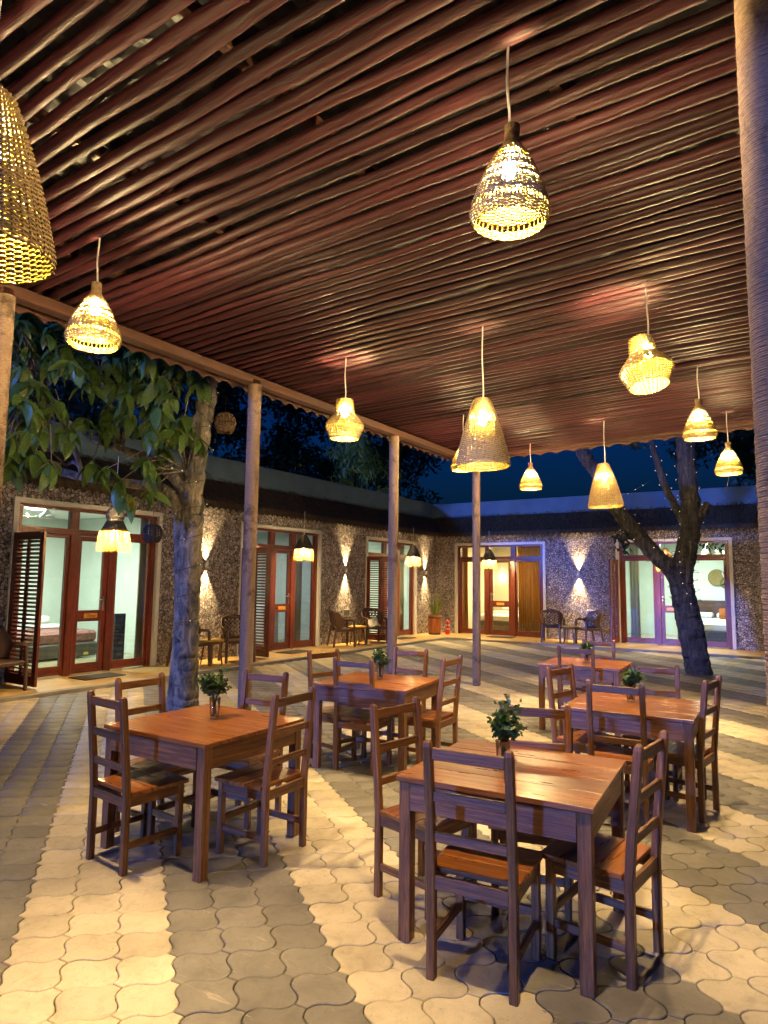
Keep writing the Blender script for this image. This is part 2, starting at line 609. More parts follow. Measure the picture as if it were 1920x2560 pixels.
    def build(s, name, mats, parent=None, smooth=False, loc=None):
        return link(name, s.mesh(name, mats, smooth), parent, loc)


def link(name, data, parent=None, loc=None, rot=None):
    o = bpy.data.objects.new(name, data)
    col.objects.link(o)
    if parent:
        o.parent = parent
    if loc is not None:
        o.location = loc
    if rot is not None:
        o.rotation_euler = rot
    return o


def empty(name, loc=(0, 0, 0), rz=0.0, parent=None):
    o = link(name, None, parent, loc, (0, 0, rz))
    o.empty_display_size = 0.1
    return o


def tag(o, label=None, cat=None, group=None, kind=None):
    if label:
        o['label'] = label
    if cat:
        o['category'] = cat
    if group:
        o['group'] = group
    if kind:
        o['kind'] = kind
    return o


def copy_tree(o, parent=None, loc=None, rz=None):
    c = o.copy()
    col.objects.link(c)
    c.parent = parent
    if loc is not None:
        c.location = loc
    if rz is not None:
        c.rotation_euler = (0, 0, rz)
    for ch in list(o.children):
        copy_tree(ch, c)
    return c


def mesh_np(name, V, Fq, mat, smooth=False, tone=None):
    """fast mesh from numpy: V (n,3), Fq (m,k) faces with k corners"""
    me = bpy.data.meshes.new(name)
    k = Fq.shape[1]
    me.vertices.add(len(V))
    me.vertices.foreach_set('co', V.astype(np.float32).ravel())
    me.loops.add(Fq.size)
    me.loops.foreach_set('vertex_index', Fq.astype(np.int32).ravel())
    me.polygons.add(len(Fq))
    me.polygons.foreach_set('loop_start', (np.arange(len(Fq)) * k).astype(np.int32))
    for m in ([mat] if isinstance(mat, str) else mat):
        me.materials.append(MATS[m])
    if smooth:
        me.polygons.foreach_set('use_smooth', np.ones(len(Fq), dtype=bool))
    me.update(calc_edges=True)
    return me


# ------------------------------------------------------------------ ground and pavers
gnd = MB()
gnd.quad((-1500, -1500, -0.016), (1500, -1500, -0.016), (1500, 1500, -0.016), (-1500, 1500, -0.016))
ground = gnd.build('ground', 'sand')
tag(ground, kind='structure')
court = empty('courtyard_paving')
tag(court, kind='structure')
PA = np.array((0.1715, 0.1430))
PB = np.array((-0.1665, 0.1220))
LK = np.array((0.0275, 0.0030))          # half of the short straight joint at each corner
N0 = np.array((-2.383, 1.779))
ah, bh = PA / np.hypot(*PA), PB / np.hypot(*PB)
AMP = 0.0145


def s_edge(p, q, per, sgn):
    t = np.arange(per)[:, None] / per
    d = (q - p) / np.hypot(*(q - p))
    return p + (q - p) * t + sgn * AMP * np.sin(2 * np.pi * t) * np.array((-d[1], d[0]))


def paver_outline(per):
    """six-sided wavy block: two long S edges, two short S edges and two clipped corners"""
    z = np.zeros(2)
    e1 = s_edge(z + LK, PA - LK, per, 1)
    e2 = s_edge(PA - LK, PA + PB + LK, per, -1)
    e3 = s_edge(PA + PB - LK, PB + LK, per, 1)
    e4 = s_edge(PB + LK, z - LK, per, -1)
    return np.concatenate((e1, e2, (PA + PB + LK)[None], e3, e4, (z - LK)[None]))


def paver_mesh(per):
    o = paver_outline(per)
    c = (PA + PB) / 2
    nrm = np.roll(o, -1, 0) - np.roll(o, 1, 0)
    nrm = np.stack((nrm[:, 1], -nrm[:, 0]), 1)
    nrm /= np.linalg.norm(nrm, axis=1)[:, None]
    side = o - nrm * 0.0024
    top = o - nrm * 0.0062
    n = len(o)
    V = np.zeros((3 * n, 3))
    V[:n, :2] = side
    V[:n, 2] = -0.02
    V[n:2 * n, :2] = side
    V[n:2 * n, 2] = -0.0032
    V[2 * n:, :2] = top
    V[:, :2] -= c
    return V, n


cells = []
for i in range(-70, 80):
    for j in range(-70, 90):
        p = N0 + (i + 0.5) * PA + (j + 0.5) * PB
        if -8.76 < p[0] < 5.5 and -2.2 < p[1] < 16.85:
            d = p @ np.array((F0.x, F0.y))
            a = p @ np.array((R0.x, R0.y))
            cells.append((i, j, p, d, a))
inview = [c for c in cells if c[3] > 1.9 and abs(c[4]) < 0.64 * c[3] + 0.25]
inview.sort(key=lambda c: c[3])
near = set((c[0], c[1]) for c in inview[:300])
Vn, nn = paver_mesh(7)
pm = {}
for mname in ('paver_cream', 'paver_grey'):
    for vari in range(3):
        V = Vn.copy()
        V[2 * nn:, 2] += rng.normal(0, 0.0003, nn)
        b = MB()
        b.v = [tuple(x) for x in V]
        for k in range(nn):
            k2 = (k + 1) % nn
            b.face((k, k2, nn + k2, nn + k))
            b.face((nn + k, nn + k2, 2 * nn + k2, 2 * nn + k))
        b.face(range(2 * nn, 3 * nn))
        pm[(mname, vari)] = b.mesh('paver', mname)
Vf, nf = paver_mesh(4)
FV = {'paver_cream': [], 'paver_grey': []}
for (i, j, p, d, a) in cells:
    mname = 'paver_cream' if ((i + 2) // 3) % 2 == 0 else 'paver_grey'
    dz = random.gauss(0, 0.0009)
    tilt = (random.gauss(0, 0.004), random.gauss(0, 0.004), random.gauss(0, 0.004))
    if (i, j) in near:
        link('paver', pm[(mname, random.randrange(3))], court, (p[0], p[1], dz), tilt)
    else:
        V = Vf.copy()
        V[:, 2] += dz + V[:, 0] * tilt[1] + V[:, 1] * tilt[0]
        V[:, :2] += p
        FV[mname].append((V, random.uniform(0, 0.25)))
for mname, lst in FV.items():
    V = np.concatenate([x[0] for x in lst])
    faces_q = []
    me = bpy.data.meshes.new('paver_field')
    k = np.arange(nf)
    k2 = (k + 1) % nf
    quads = np.concatenate((np.stack((k, k2, nf + k2, nf + k), 1), np.stack((nf + k, nf + k2, 2 * nf + k2, 2 * nf + k), 1)))
    offs = np.arange(len(lst)) * 3 * nf
    Q = (quads[None] + offs[:, None, None]).reshape(-1, 4)
    T = (np.arange(2 * nf, 3 * nf)[None] + offs[:, None])
    me.vertices.add(len(V))
    me.vertices.foreach_set('co', V.astype(np.float32).ravel())
    loops = np.concatenate((Q.ravel(), T.ravel()))
    me.loops.add(len(loops))
    me.loops.foreach_set('vertex_index', loops.astype(np.int32))
    me.polygons.add(len(Q) + len(T))
    me.polygons.foreach_set('loop_start', np.concatenate((np.arange(len(Q)) * 4, len(Q) * 4 + np.arange(len(T)) * nf)).astype(np.int32))
    me.materials.append(MATS[mname])
    me.update(calc_edges=True)
    at = me.attributes.new('tone', 'FLOAT', 'FACE')
    tone = np.array([x[1] for x in lst])
    at.data.foreach_set('value', np.concatenate((np.repeat(tone, 2 * nf), tone)).astype(np.float32))
    tag(link('paver_field', me, court), kind='stuff')

# ------------------------------------------------------------------ porch along the rooms
WX, WY, PH = -9.97, 18.4, 0.05
por = MB()
por.quad((-8.79, -6, PH), (-8.79, 16.9, PH), (-12, 16.9, PH), (-12, -6, PH))
por.quad((-12, 16.9, PH), (6, 16.9, PH), (6, 19, PH), (-12, 19, PH))
porch = por.build('porch_floor', 'porch_screed')
tag(porch, kind='structure')
ker = MB()
ker.box(-8.9, -8.775, -6, 16.885, -0.05, PH + 0.003, 0.008)
ker.box(-8.9, 6, 16.885, 17.0, -0.05, PH + 0.002, 0.008)
kerb = ker.build('porch_kerb', 'kerb_concrete')
tag(kerb, kind='structure')


# ------------------------------------------------------------------ room buildings
def frame_map(side):
    """local (u along the wall, w outwards from the wall face, z) -> world"""
    if side == 'left':
        return lambda u, w, z: Vector((WX + w, u, z))
    return lambda u, w, z: Vector((u, WY - w, z))


def wbox(mb, fm, u0, u1, w0, w1, z0, z1, c=0.004):
    a, b = fm(u0, w0, z0), fm(u1, w1, z1)
    mb.box(min(a.x, b.x), max(a.x, b.x), min(a.y, b.y), max(a.y, b.y), z0, z1, c)
    return mb


DW, DT = 2.68, 2.80
text_meshes = {}


def text_mesh(word, size):
    cu = bpy.data.curves.new('lettering', 'FONT')
    cu.body = word
    cu.size = size
    cu.align_x = 'CENTER'
    cu.align_y = 'CENTER'
    cu.shear = 0.25
    o = bpy.data.objects.new('lettering', cu)
    col.objects.link(o)
    dg = bpy.context.evaluated_depsgraph_get()
    me = bpy.data.meshes.new_from_object(o.evaluated_get(dg))
    bpy.data.objects.remove(o)
    me.materials.clear()
    me.materials.append(MATS['plaque_ink'])
    return me


def door_set(bld, fm, u0, u1, inward, shutter, plaque=None, handle_side=1, mull=(0.375, 0.655), ang=0.0):
    """glazed entrance: white surround, dark red frame, transoms, two fixed lights, a door leaf"""
    d = MB()
    t = 0.075
    z0 = PH + 0.002
    # white surround
    wbox(d, fm, u0 - 0.005, u0 + t, -0.16, 0.03, z0, DT)
    wbox(d, fm, u1 - t, u1 + 0.005, -0.16, 0.03, z0, DT)
    wbox(d, fm, u0 + t, u1 - t, -0.16, 0.03, DT - t, DT)
    root = d.build('entrance_door', 'white_paint', bld)
    a0, a1 = u0 + t, u1 - t
    W = a1 - a0
    m1, m2 = a0 + W * mull[0], a0 + W * mull[1]
    zt = 2.33
    fr = MB()
    J = 0.09
    wbox(fr, fm, a0 + 0.001, a0 + J, -0.14, -0.04, z0, DT - t - 0.002)
    wbox(fr, fm, a1 - J, a1 - 0.001, -0.14, -0.04, z0, DT - t - 0.002)
    wbox(fr, fm, a0 + J, a1 - J, -0.14, -0.045, DT - t - 0.055, DT - t - 0.002)
    wbox(fr, fm, a0 + J, a1 - J, -0.145, -0.035, zt - 0.05, zt + 0.05)
    fr.build('door_frame', 'door_wood', root)
    for m in (m1, m2):
        x = MB()
        wbox(x, fm, m - 0.075, m + 0.075, -0.138, -0.042, zt + 0.05, DT - t - 0.057)
        wbox(x, fm, m - 0.065, m + 0.065, -0.15, -0.03, z0, zt - 0.05)
        x.build('mullion', 'door_wood', root)
    xs = [a0 + J, m1, m2, a1 - J]
    for k in range(3):
        q0 = xs[k] + (0.075 if k else 0)
        q1 = xs[k + 1] - (0.075 if k < 2 else 0)
        g = MB()
        g.quad(fm(q0, -0.09, zt + 0.05), fm(q1, -0.09, zt + 0.05), fm(q1, -0.09, DT - t - 0.055), fm(q0, -0.09, DT - t - 0.055))
        g.build('transom_pane', 'glass_pane', root)
    for k in (0, 2):
        q0 = xs[k] + (0.065 if k else 0)
        q1 = xs[k + 1] - (0.065 if k < 2 else 0)
        f = MB()
        e = 0.05
        wbox(f, fm, q0, q0 + e, -0.125, -0.065, z0 + 0.02, zt - 0.052)
        wbox(f, fm, q1 - e, q1, -0.125, -0.065, z0 + 0.02, zt - 0.052)
        wbox(f, fm, q0 + e, q1 - e, -0.125, -0.066, z0 + 0.02, z0 + 0.16)
        wbox(f, fm, q0 + e, q1 - e, -0.125, -0.066, zt - 0.052 - e, zt - 0.052)
        f.build('side_light_frame', 'door_wood', root)
        g = MB()
        g.quad(fm(q0 + e, -0.095, z0 + 0.16), fm(q1 - e, -0.095, z0 + 0.16), fm(q1 - e, -0.095, zt - 0.1), fm(q0 + e, -0.095, zt - 0.1))
        g.build('side_pane', 'glass_pane', root)
    # door leaf
    q0, q1 = m1 + 0.067, m2 - 0.067
    f = MB()
    e = 0.085
    zm = 0.98
    wbox(f, fm, q0, q0 + e, -0.12, -0.06, z0 + 0.015, zt - 0.055)
    wbox(f, fm, q1 - e, q1, -0.12, -0.06, z0 + 0.015, zt - 0.055)
    wbox(f, fm, q0 + e, q1 - e, -0.12, -0.061, z0 + 0.015, z0 + 0.17)
    wbox(f, fm, q0 + e, q1 - e, -0.12, -0.061, zm - 0.09, zm + 0.09)
    wbox(f, fm, q0 + e, q1 - e, -0.12, -0.061, zt - 0.13, zt - 0.055)
    f.build('door_leaf', 'door_wood', root)
    for za, zb in ((z0 + 0.17, zm - 0.09), (zm + 0.09, zt - 0.13)):
        g = MB()
        g.quad(fm(q0 + e, -0.09, za), fm(q1 - e, -0.09, za), fm(q1 - e, -0.09, zb), fm(q0 + e, -0.09, zb))
        g.build('door_pane', 'glass_pane', root)
    hs = q1 - e / 2 if handle_side > 0 else q0 + e / 2
    h = MB()
    wbox(h, fm, hs - 0.02, hs + 0.02, -0.06, -0.052, 1.06, 1.30, 0.002)
    h.tube([fm(hs, -0.056, 1.24), fm(hs, -0.01, 1.24)], 0.011, 8)
    h.tube([fm(hs, -0.012, 1.24), fm(hs - handle_side * 0.13, -0.008, 1.245)], 0.010, 8)
    h.tube([fm(hs, -0.056, 1.12), fm(hs, -0.042, 1.12)], 0.012, 8)
    h.build('door_handle', 'metal', root, True)
    pq = MB()
    pc = (q0 + q1) / 2 + (0.02 if handle_side > 0 else 0)
    wbox(pq, fm, pc - 0.12, pc + 0.12, -0.061, -0.052, zm - 0.038, zm + 0.038, 0.004)
    pq.build('name_plaque', 'plaque', root)
    if plaque:
        me = text_mesh(plaque, 0.07)
        o = link('plaque_lettering', me, root)
        X = fm(1, 0, 0) - fm(0, 0, 0)
        if fm is FML:
            X = Vector((0, 1, 0))
        Z = Vector((0, 0, 1))
        Wd = fm(0, 1, 0) - fm(0, 0, 0)
        mt = Matrix((X, Z, Wd)).transposed().to_4x4()
        mt.translation = fm(pc, -0.050, zm)
        o.matrix_world = mt
    # threshold
    th = MB()
    wbox(th, fm, q0 - 0.05, q1 + 0.05, -0.15, 0.02, z0, z0 + 0.014, 0.003)
    th.build('threshold', 'kerb_concrete', root)
    # louvred shutter folded straight out at the left jamb
    if shutter:
        sh = MB()
        S0, S1 = 0.02, 0.83
        uu0 = u0 + t * 0.5
        th_ = 0.04
        zb, zh = PH + 0.03, 2.26

        def sbox(mb, w0, w1, za, zc, th2, c=0.004):
            a, b = fm(uu0 - th2, w0, za), fm(uu0 + th2, w1, zc)
            mb.box(min(a.x, b.x), max(a.x, b.x), min(a.y, b.y), max(a.y, b.y), za, zc, c)
        sbox(sh, S0, S0 + 0.10, zb, zh, th_ / 2)
        sbox(sh, S1 - 0.10, S1, zb, zh - 0.02, th_ / 2)
        sbox(sh, S0 + 0.10, S1 - 0.10, zb, zb + 0.14, th_ / 2 - 0.002)
        sbox(sh, S0 + 0.10, S1 - 0.10, zh - 0.12, zh - 0.004, th_ / 2 - 0.002)
        sbox(sh, (S0 + S1) / 2 - 0.03, (S0 + S1) / 2 + 0.03, zb + 0.14, zh - 0.12, th_ / 2 - 0.004)
        so = sh.build('louvred_shutter', 'door_wood', bld)
        sl = MB()
        Ls = (S1 - S0) - 0.204
        sl.beam((0, 0, 0), (Ls, 0, 0), 0.052, 0.009, (0, 1, 0), 0.002)
        key = ('slat', side_of(fm))
        if key not in text_meshes:
            text_meshes[key] = sl.mesh('slat', 'door_wood')
        n = 33
        for k in range(n):
            zz = zb + 0.165 + (zh - zb - 0.31) * k / (n - 1)
            o = link('slat', text_meshes[key], so)
            o.location = fm(uu0, S0 + 0.102, zz)
            if fm is FML:
                o.rotation_euler = (R(-38), 0, 0)
            else:
                o.rotation_euler = Matrix.Rotation(R(-90), 4, 'Z').to_euler()
                o.rotation_euler = (Matrix.Rotation(R(-90), 4, 'Z') @ Matrix.Rotation(R(38), 4, 'X')).to_euler()
    return root


FML = frame_map('left')
FMB = frame_map('back')


def side_of(fm):
    return 'l' if fm is FML else 'b'


def wall_pieces(mb, fm, u0, u1, openings, top):
    x = u0
    for a, b in openings:
        wbox(mb, fm, x, a, -0.2, 0, 0, top, 0.002)
        wbox(mb, fm, a, b, -0.2, -0.001, DT, top, 0.002)
        x = b
    wbox(mb, fm, x, u1, -0.2, 0, 0, top, 0.002)


def thatch(bld, fm, u0, u1, mitre0, mitre1, seed):
    """thatched lean-to above the doors: slab, ragged straw courses, and ends of straw at the eave"""
    rs = np.random.default_rng(seed)
    prof = [(0.50, 2.99), (0.46, 3.10), (0.16, 3.33), (-0.36, 3.66), (-0.36, 3.58), (0.12, 3.22), (0.40, 3.02)]
    b = MB()
    n = len(prof)
    for u, mi in ((u0, mitre0), (u1, mitre1)):
        for w, z in prof:
            b.v.append(tuple(fm(u + mi * w, w, z)))
    for k in range(n):
        b.face((k, (k + 1) % n, n + (k + 1) % n, n + k))
    b.face(range(n))
    b.face(range(n, 2 * n))
    o = b.build('thatch_roof', 'thatch', bld)
    # straws
    V, Fq = [], []
    N = int((u1 - u0) * 620)
    for k in range(N):
        t = rs.random() ** 1.3
        w = 0.52 - t * 0.86
        z = 3.02 + t * 0.66 + rs.normal(0, 0.012)
        lo, hi = u0 + mitre0 * w, u1 + mitre1 * w
        u = lo + (hi - lo) * rs.random()
        L = rs.uniform(0.10, 0.26)
        dw = L * rs.uniform(0.6, 0.95)
        dz = -L * rs.uniform(0.25, 0.75) * (1.0 if t > 0.1 else 1.35)
        du = rs.normal(0.05, 0.06)
        wd = rs.uniform(0.004, 0.011)
        a = fm(u, w, z + 0.03)
        e = fm(u + du, w + dw * (0.35 if t < 0.1 else 1), z + 0.03 + dz)
        sd = fm(1, 0, 0) - fm(0, 0, 0)
        i = len(V)
        V += [a - sd * wd, a + sd * wd, e + sd * wd * 0.4, e - sd * wd * 0.4]
        Fq.append((i, i + 1, i + 2, i + 3))
    me = mesh_np('straw_ends', np.array([tuple(v) for v in V]), np.array(Fq), 'straw_pale')
    tag(link('straw_ends', me, o), kind='stuff')
    # scalloped edge of the sheet under the straw
    sc_ = MB()
    u = u0 + mitre0 * 0.1
    ue = u1 + mitre1 * 0.1
    while u < ue - 0.05:
        u2 = min(u + 0.155, ue)
        pts = []
        for k in range(7):
            t = k / 6
            pts.append((u + (u2 - u) * t, 2.985 + 0.05 * math.sin(math.pi * t)))
        i = len(sc_.v)
        for (uu_, zz) in pts:
            sc_.v.append(tuple(fm(uu_, 0.035, zz)))
        for (uu_, zz) in pts:
            sc_.v.append(tuple(fm(uu_, 0.035, 3.2)))
        for k in range(6):
            sc_.face((i + k, i + k + 1, i + 8 + k, i + 7 + k))
        u = u2
    sc_.build('scalloped_sheet', 'thatch', bld)
    return o


def room(bld, fm, u0, u1, mat, depth=4.0):
    z0, z1 = PH + 0.004, 2.92
    for nm, m, q in (
        ('room_floor', 'room_floor', ((u0, -0.14, z0), (u1, -0.14, z0), (u1, -depth, z0), (u0, -depth, z0))),
        ('room_ceiling', 'ceiling_white', ((u0, -0.14, z1), (u0, -depth, z1), (u1, -depth, z1), (u1, -0.14, z1))),
        ('room_back_wall', mat, ((u0, -depth, z0), (u1, -depth, z0), (u1, -depth, z1), (u0, -depth, z1))),
        ('room_side_wall', mat, ((u0, -0.2, z0), (u0, -depth, z0), (u0, -depth, z1), (u0, -0.2, z1))),
        ('room_side_wall', mat, ((u1, -0.2, z0), (u1, -depth, z0), (u1, -depth, z1), (u1, -0.2, z1)))):
        b = MB()
        b.quad(*[fm(*p) for p in q])
        b.build(nm, m, bld)


def room_light(fm, u, w, power, colr, label, size=0.5):
    """flush ceiling lamp that lights a room"""
    t = empty('ceiling_lamp', fm(u, w, 2.9))
    tag(t, label, 'ceiling lamp', 'ceiling lamps in the rooms')
    b = MB()
    b.lathe([(0.03, 0.012), (0.20, 0.010), (0.22, -0.01), (0.20, -0.03)], 24)
    b.build('lamp_base', 'white_paint', t, True)
    b = MB()
    b.lathe([(0.19, -0.03), (0.16, -0.06), (0.09, -0.075), (0.001, -0.08)], 24)
    b.build('diffuser', 'room_bulb', t, True)
    ld = bpy.data.lights.new('room_lamp', 'AREA')
    ld.shape = 'DISK'
    ld.size = size
    ld.energy = power
    ld.color = colr
    lo = link('room_lamp', ld, t, (0, 0, -0.1))
    return t


# left wing
bl = empty('room_wing', (0, 0, 0))
tag(bl, 'long stone-clad wing of guest rooms along the left side', 'building')
OL = [(5.21, 5.21 + DW), (9.90, 9.90 + DW), (14.50, 14.50 + DW)]
b = MB()
wall_pieces(b, FML, -3.0, WY + 0.2, OL, 3.35)
b.build('stone_wall', 'coral_stone', bl)
b = MB()
wbox(b, FML, -3, 19.2, -0.55, -0.33, 3.3, 4.14, 0.01)
b.build('parapet', 'parapet_plaster', bl)
thatch(bl, FML, -3.0, 18.4, 0, -1, 11)
for k_, (a, c_) in enumerate(OL):
    door_set(bl, FML, a, c_, 1, True, 'Tenzi' if k_ == 0 else None)
room(bl, FML, 4.3, 8.85, 'room_wall', 4.2)
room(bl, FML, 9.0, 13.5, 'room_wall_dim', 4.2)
room(bl, FML, 13.7, 18.1, 'room_wall', 4.2)
# back wing
bb = empty('room_wing', (0, 0, 0))
tag(bb, 'stone-clad wing of guest rooms closing the far end of the courtyard', 'building')
OB = [(-9.29, -6.41), (-4.45, -1.65)]
b = MB()
wall_pieces(b, FMB, WX + 0.001, 6.0, OB, 3.35)
b.build('stone_wall', 'coral_stone', bb)
b = MB()
wbox(b, FMB, -10.29, 6, -0.55, -0.33, 3.3, 4.10, 0.01)
b.build('parapet', 'parapet_plaster', bb)
thatch(bb, FMB, WX, 6.0, 1, 0, 12)
door_set(bb, FMB, OB[0][0], OB[0][1], 1, False, None, -1, (0.36, 0.66))
door_set(bb, FMB, OB[1][0], OB[1][1], 1, True, None, -1, (0.36, 0.60))
room(bb, FMB, -9.7, -5.6, 'room_wall_warm', 4.0)
room(bb, FMB, -5.0, -0.9, 'room_wall', 4.0)

# ------------------------------------------------------------------ interiors seen through the glass
GREEN = (0.86, 1.0, 0.86)
room_light(FML, 6.6, -1.9, 95, GREEN, 'flush ceiling lamp in the room behind the nearest glass door')
room_light(FML, 11.2, -2.2, 38, (0.86, 1.0, 0.95), 'flush ceiling lamp in the room behind the middle left door')
room_light(FML, 15.9, -1.9, 80, GREEN, 'flush ceiling lamp in the room next to the courtyard corner')
room_light(FMB, -7.8, -1.9, 130, (1.0, 0.72, 0.36), 'flush ceiling lamp in the room with the gold curtains')
room_light(FMB, -2.9, -1.9, 80, GREEN, 'flush ceiling lamp in the room behind the leaning tree')


def bed(fm, u0, u1, w0, w1, label, cover='blanket', head=None, tags=True):
    """w0..w1 outwards range (negative = inside)"""
    c = fm((u0 + u1) / 2, (w0 + w1) / 2, PH)
    t = empty('bed', c)
    tag(t, label, 'bed', 'beds in the rooms')

    def part(name, mat, a0, a1, b0, b1, z0, z1, cc=0.03):
        m = MB()
        p, q = fm(a0, b0, 0) - c, fm(a1, b1, 0) - c
        m.box(min(p.x, q.x), max(p.x, q.x), min(p.y, q.y), max(p.y, q.y), z0 - PH, z1 - PH, cc)
        return m.build(name, mat, t)
    part('bed_base', 'mattress_dark', u0, u1, w0, w1, 0.09, 0.36)
    part('mattress', cover, u0, u1, w0 + 0.02, w1 - 0.02, 0.361, 0.58, 0.05)
    part('bed_sheet', 'linen', u0 - 0.01, u1 + 0.012, w0 + 0.02, w0 + (w1 - w0) * 0.55, 0.581, 0.64, 0.02)
    n = 2
    for k in range(n):
        a = u0 + 0.1 + k * (u1 - u0 - 0.1) / n
        part('pillow', 'linen', a, a + (u1 - u0) / n - 0.15, w0 + 0.08, w0 + 0.5, 0.641, 0.80, 0.06)
    if head:
        part('headboard', 'bed_wood', u0 - 0.05, u1 + 0.05, w0 - 0.06, w0 - 0.01, 0.1, head, 0.01)
    if tags:
        part('care_tag', 'tag_yellow', u1 - 0.3, u1 - 0.2, w1 + 0.001, w1 + 0.006, 0.12, 0.17, 0.002)
    return t


bed(FML, 6.45, 8.05, -3.95, -1.95, 'low bed with reddish blanket and dark base behind nearest glass door')
bed(FMB, -9.3, -8.05, -3.9, -1.6, 'wooden-sided bed behind the glass door with gold curtains', 'linen', 0.9, False)
bed(FMB, -3.25, -1.75, -3.9, -1.7, 'white-made bed with wooden headboard behind the rightmost glass door', 'linen', 1.15, False)


def curtain(fm, u0, u1, w, mat, label, z0=0.1, z1=2.75, waves=7, amp=0.035):
    b = MB()
    n = waves * 8
    for k in range(n + 1):
        t = k / n
        a = math.sin(t * waves * 2 * math.pi) * amp
        for z, s_ in ((z0, 1.0), ((z0 + z1) / 2, 0.85), (z1, 0.6)):
            b.v.append(tuple(fm(u0 + (u1 - u0) * t + 0.01 * math.sin(9 * t + z), w + a * s_, z)))
    for k in range(n):
        for j in range(2):
            i = k * 3 + j
            b.face((i, i + 3, i + 4, i + 1))
    o = b.build('curtain', mat, None, True)
    m = o.modifiers.new('thickness', 'SOLIDIFY')
    m.thickness = 0.006
    return tag(o, label, 'curtain', 'curtains in the rooms')


curtain(FML, 7.60, 7.78, -0.22, 'curtain_beige', 'narrow beige curtain gathered at right edge of nearest glass door', waves=4)
curtain(FML, 11.95, 12.32, -0.35, 'curtain_white', 'pale curtain gathered behind right light of the middle left door', waves=4)
curtain(FML, 16.75, 17.05, -0.35, 'curtain_white', 'pale curtain in the last left room beside the courtyard corner', waves=4)
curtain(FMB, -9.40, -9.05, -0.4, 'curtain_gold', 'gold curtain at the left light of the far corner door', waves=6)
curtain(FMB, -7.40, -6.7, -0.4, 'curtain_gold', 'gold curtain drawn across right light of far corner door', waves=9)
curtain(FMB, -4.2, -3.95, -0.4, 'curtain_white', 'pale curtain at left edge of the rightmost door', waves=3)

b = MB()
wbox(b, FML, 7.62, 7.84, -0.9, -0.82, PH + 0.004, 0.95, 0.01)
tag(b.build('black_panel', 'tv_black'), 'tall black panel standing inside the nearest room beside curtain', 'panel')
b = MB()
wbox(b, FML, 12.15, 12.7, -1.9, -1.4, PH + 0.004, 0.98, 0.01)
tag(b.build('white_cabinet', 'white_paint'), 'white cabinet inside the middle left room', 'cabinet')

# ceiling fan in the nearest room
t = empty('ceiling_fan', FML(6.61, -1.53, 2.92))
tag(t, 'white ceiling fan in the nearest room, seen through the transom', 'fan')
b = MB()
b.lathe([(0.012, 0), (0.012, -0.12)], 10)
b.build('down_rod', 'white_paint', t)
b = MB()
b.lathe([(0.01, -0.10), (0.03, -0.13), (0.12, -0.22), (0.125, -0.25), (0.10, -0.27), (0.001, -0.275)], 24)
b.build('motor_housing', 'white_paint', t, True)
for k in range(3):
    a = R(100 + 120 * k)
    b = MB()
    d = Vector((math.cos(a), math.sin(a), 0))
    b.beam(d * 0.10 + Vector((0, 0, -0.24)), d * 0.62 + Vector((0, 0, -0.24)), 0.10, 0.006, d.cross(Vector((0, 0, 1))), 0.002)
    b.build('fan_blade', 'white_paint', t)

# woven plates on the wall and three wicker lights in the right-hand room
for (u, z, r_, m, lab) in ((-2.45, 1.84, 0.25, 'basket_plate', 'large tan woven plate on the wall of the rightmost room'),
                           (-2.20, 1.67, 0.17, 'basket_plate_dark', 'small dark woven plate overlapping the large tan one on wall'),
                           (-2.12, 1.98, 0.19, 'white_paint', 'white plate on the wall right above the woven ones')):
    b = MB()
    b.lathe([(0.001, 0.0), (r_ * 0.3, 0.008), (r_ * 0.6, 0.012), (r_ * 0.85, 0.03), (r_, 0.05), (r_ * 1.0, 0.06), (r_ * 0.8, 0.035), (r_ * 0.3, 0.02), (0.001, 0.018)], 28)
    o = b.build('wall_plate', m, None, True, FMB(u, -3.98, z))
    o.rotation_euler = (R(90), 0, 0)
    tag(o, lab, 'wall plate')
b = MB()
b.beam((-0.17, 0, 0), (0.17, 0, 0), 0.1, 0.3, (0, 1, 0), 0.045)
o = b.build('cushion', 'cushion_orange', None, True, FMB(-2.15, -2.9, 0.80))
tag(o, 'small orange patterned cushion on the white bed', 'cushion')
for k, (u, z) in enumerate(((-2.50, 2.44), (-2.22, 2.34))):
    t = empty('room_pendant', FMB(u, -2.1 - 0.3 * k, z))
    tag(t, ('left' if k == 0 else 'right') + ' of two small pale woven lamps behind the rightmost transom', 'lamp', 'pale lamps in the rightmost room')
    b = MB()
    b.lathe([(0.02, 0.17), (0.07, 0.16), (0.10, 0.08), (0.105, 0.07), (0.13, 0.0), (0.122, 0.0), (0.095, 0.075), (0.065, 0.15)], 20)
    b.build('shade', 'lampshade', t, True)
    b = MB()
    b.tube([(0, 0, 0.165), (0, 0, 2.918 - z)], 0.004, 6)
    b.build('cord', 'cord_white', t)
# bedside lamp
t = empty('wall_lamp', FMB(-9.40, -3.97, 1.78))
tag(t, 'small glowing wall lamp in the gold-curtained room', 'lamp')
b = MB()
b.lathe([(0.05, -0.08), (0.09, 0.08)], 16, (0, -0.08, 0))
b.build('lamp_shade', 'room_bulb', t, True)
b = MB()
b.box(-0.03, 0.03, -0.03, 0.0, -0.04, 0.10)
b.build('bracket', 'metal_dark', t)

# ------------------------------------------------------------------ canopy of round poles
canopy = empty('pole_canopy', (-2.2, 3.7, 0))
tag(canopy, 'flat canopy of brown stained round poles roofing the dining tables', 'canopy')


def czb(x):
    return 3.60 + 0.02 * (x + 4.5)


def CL(x, y, z):
    return (x + 2.2, y - 3.7, z)


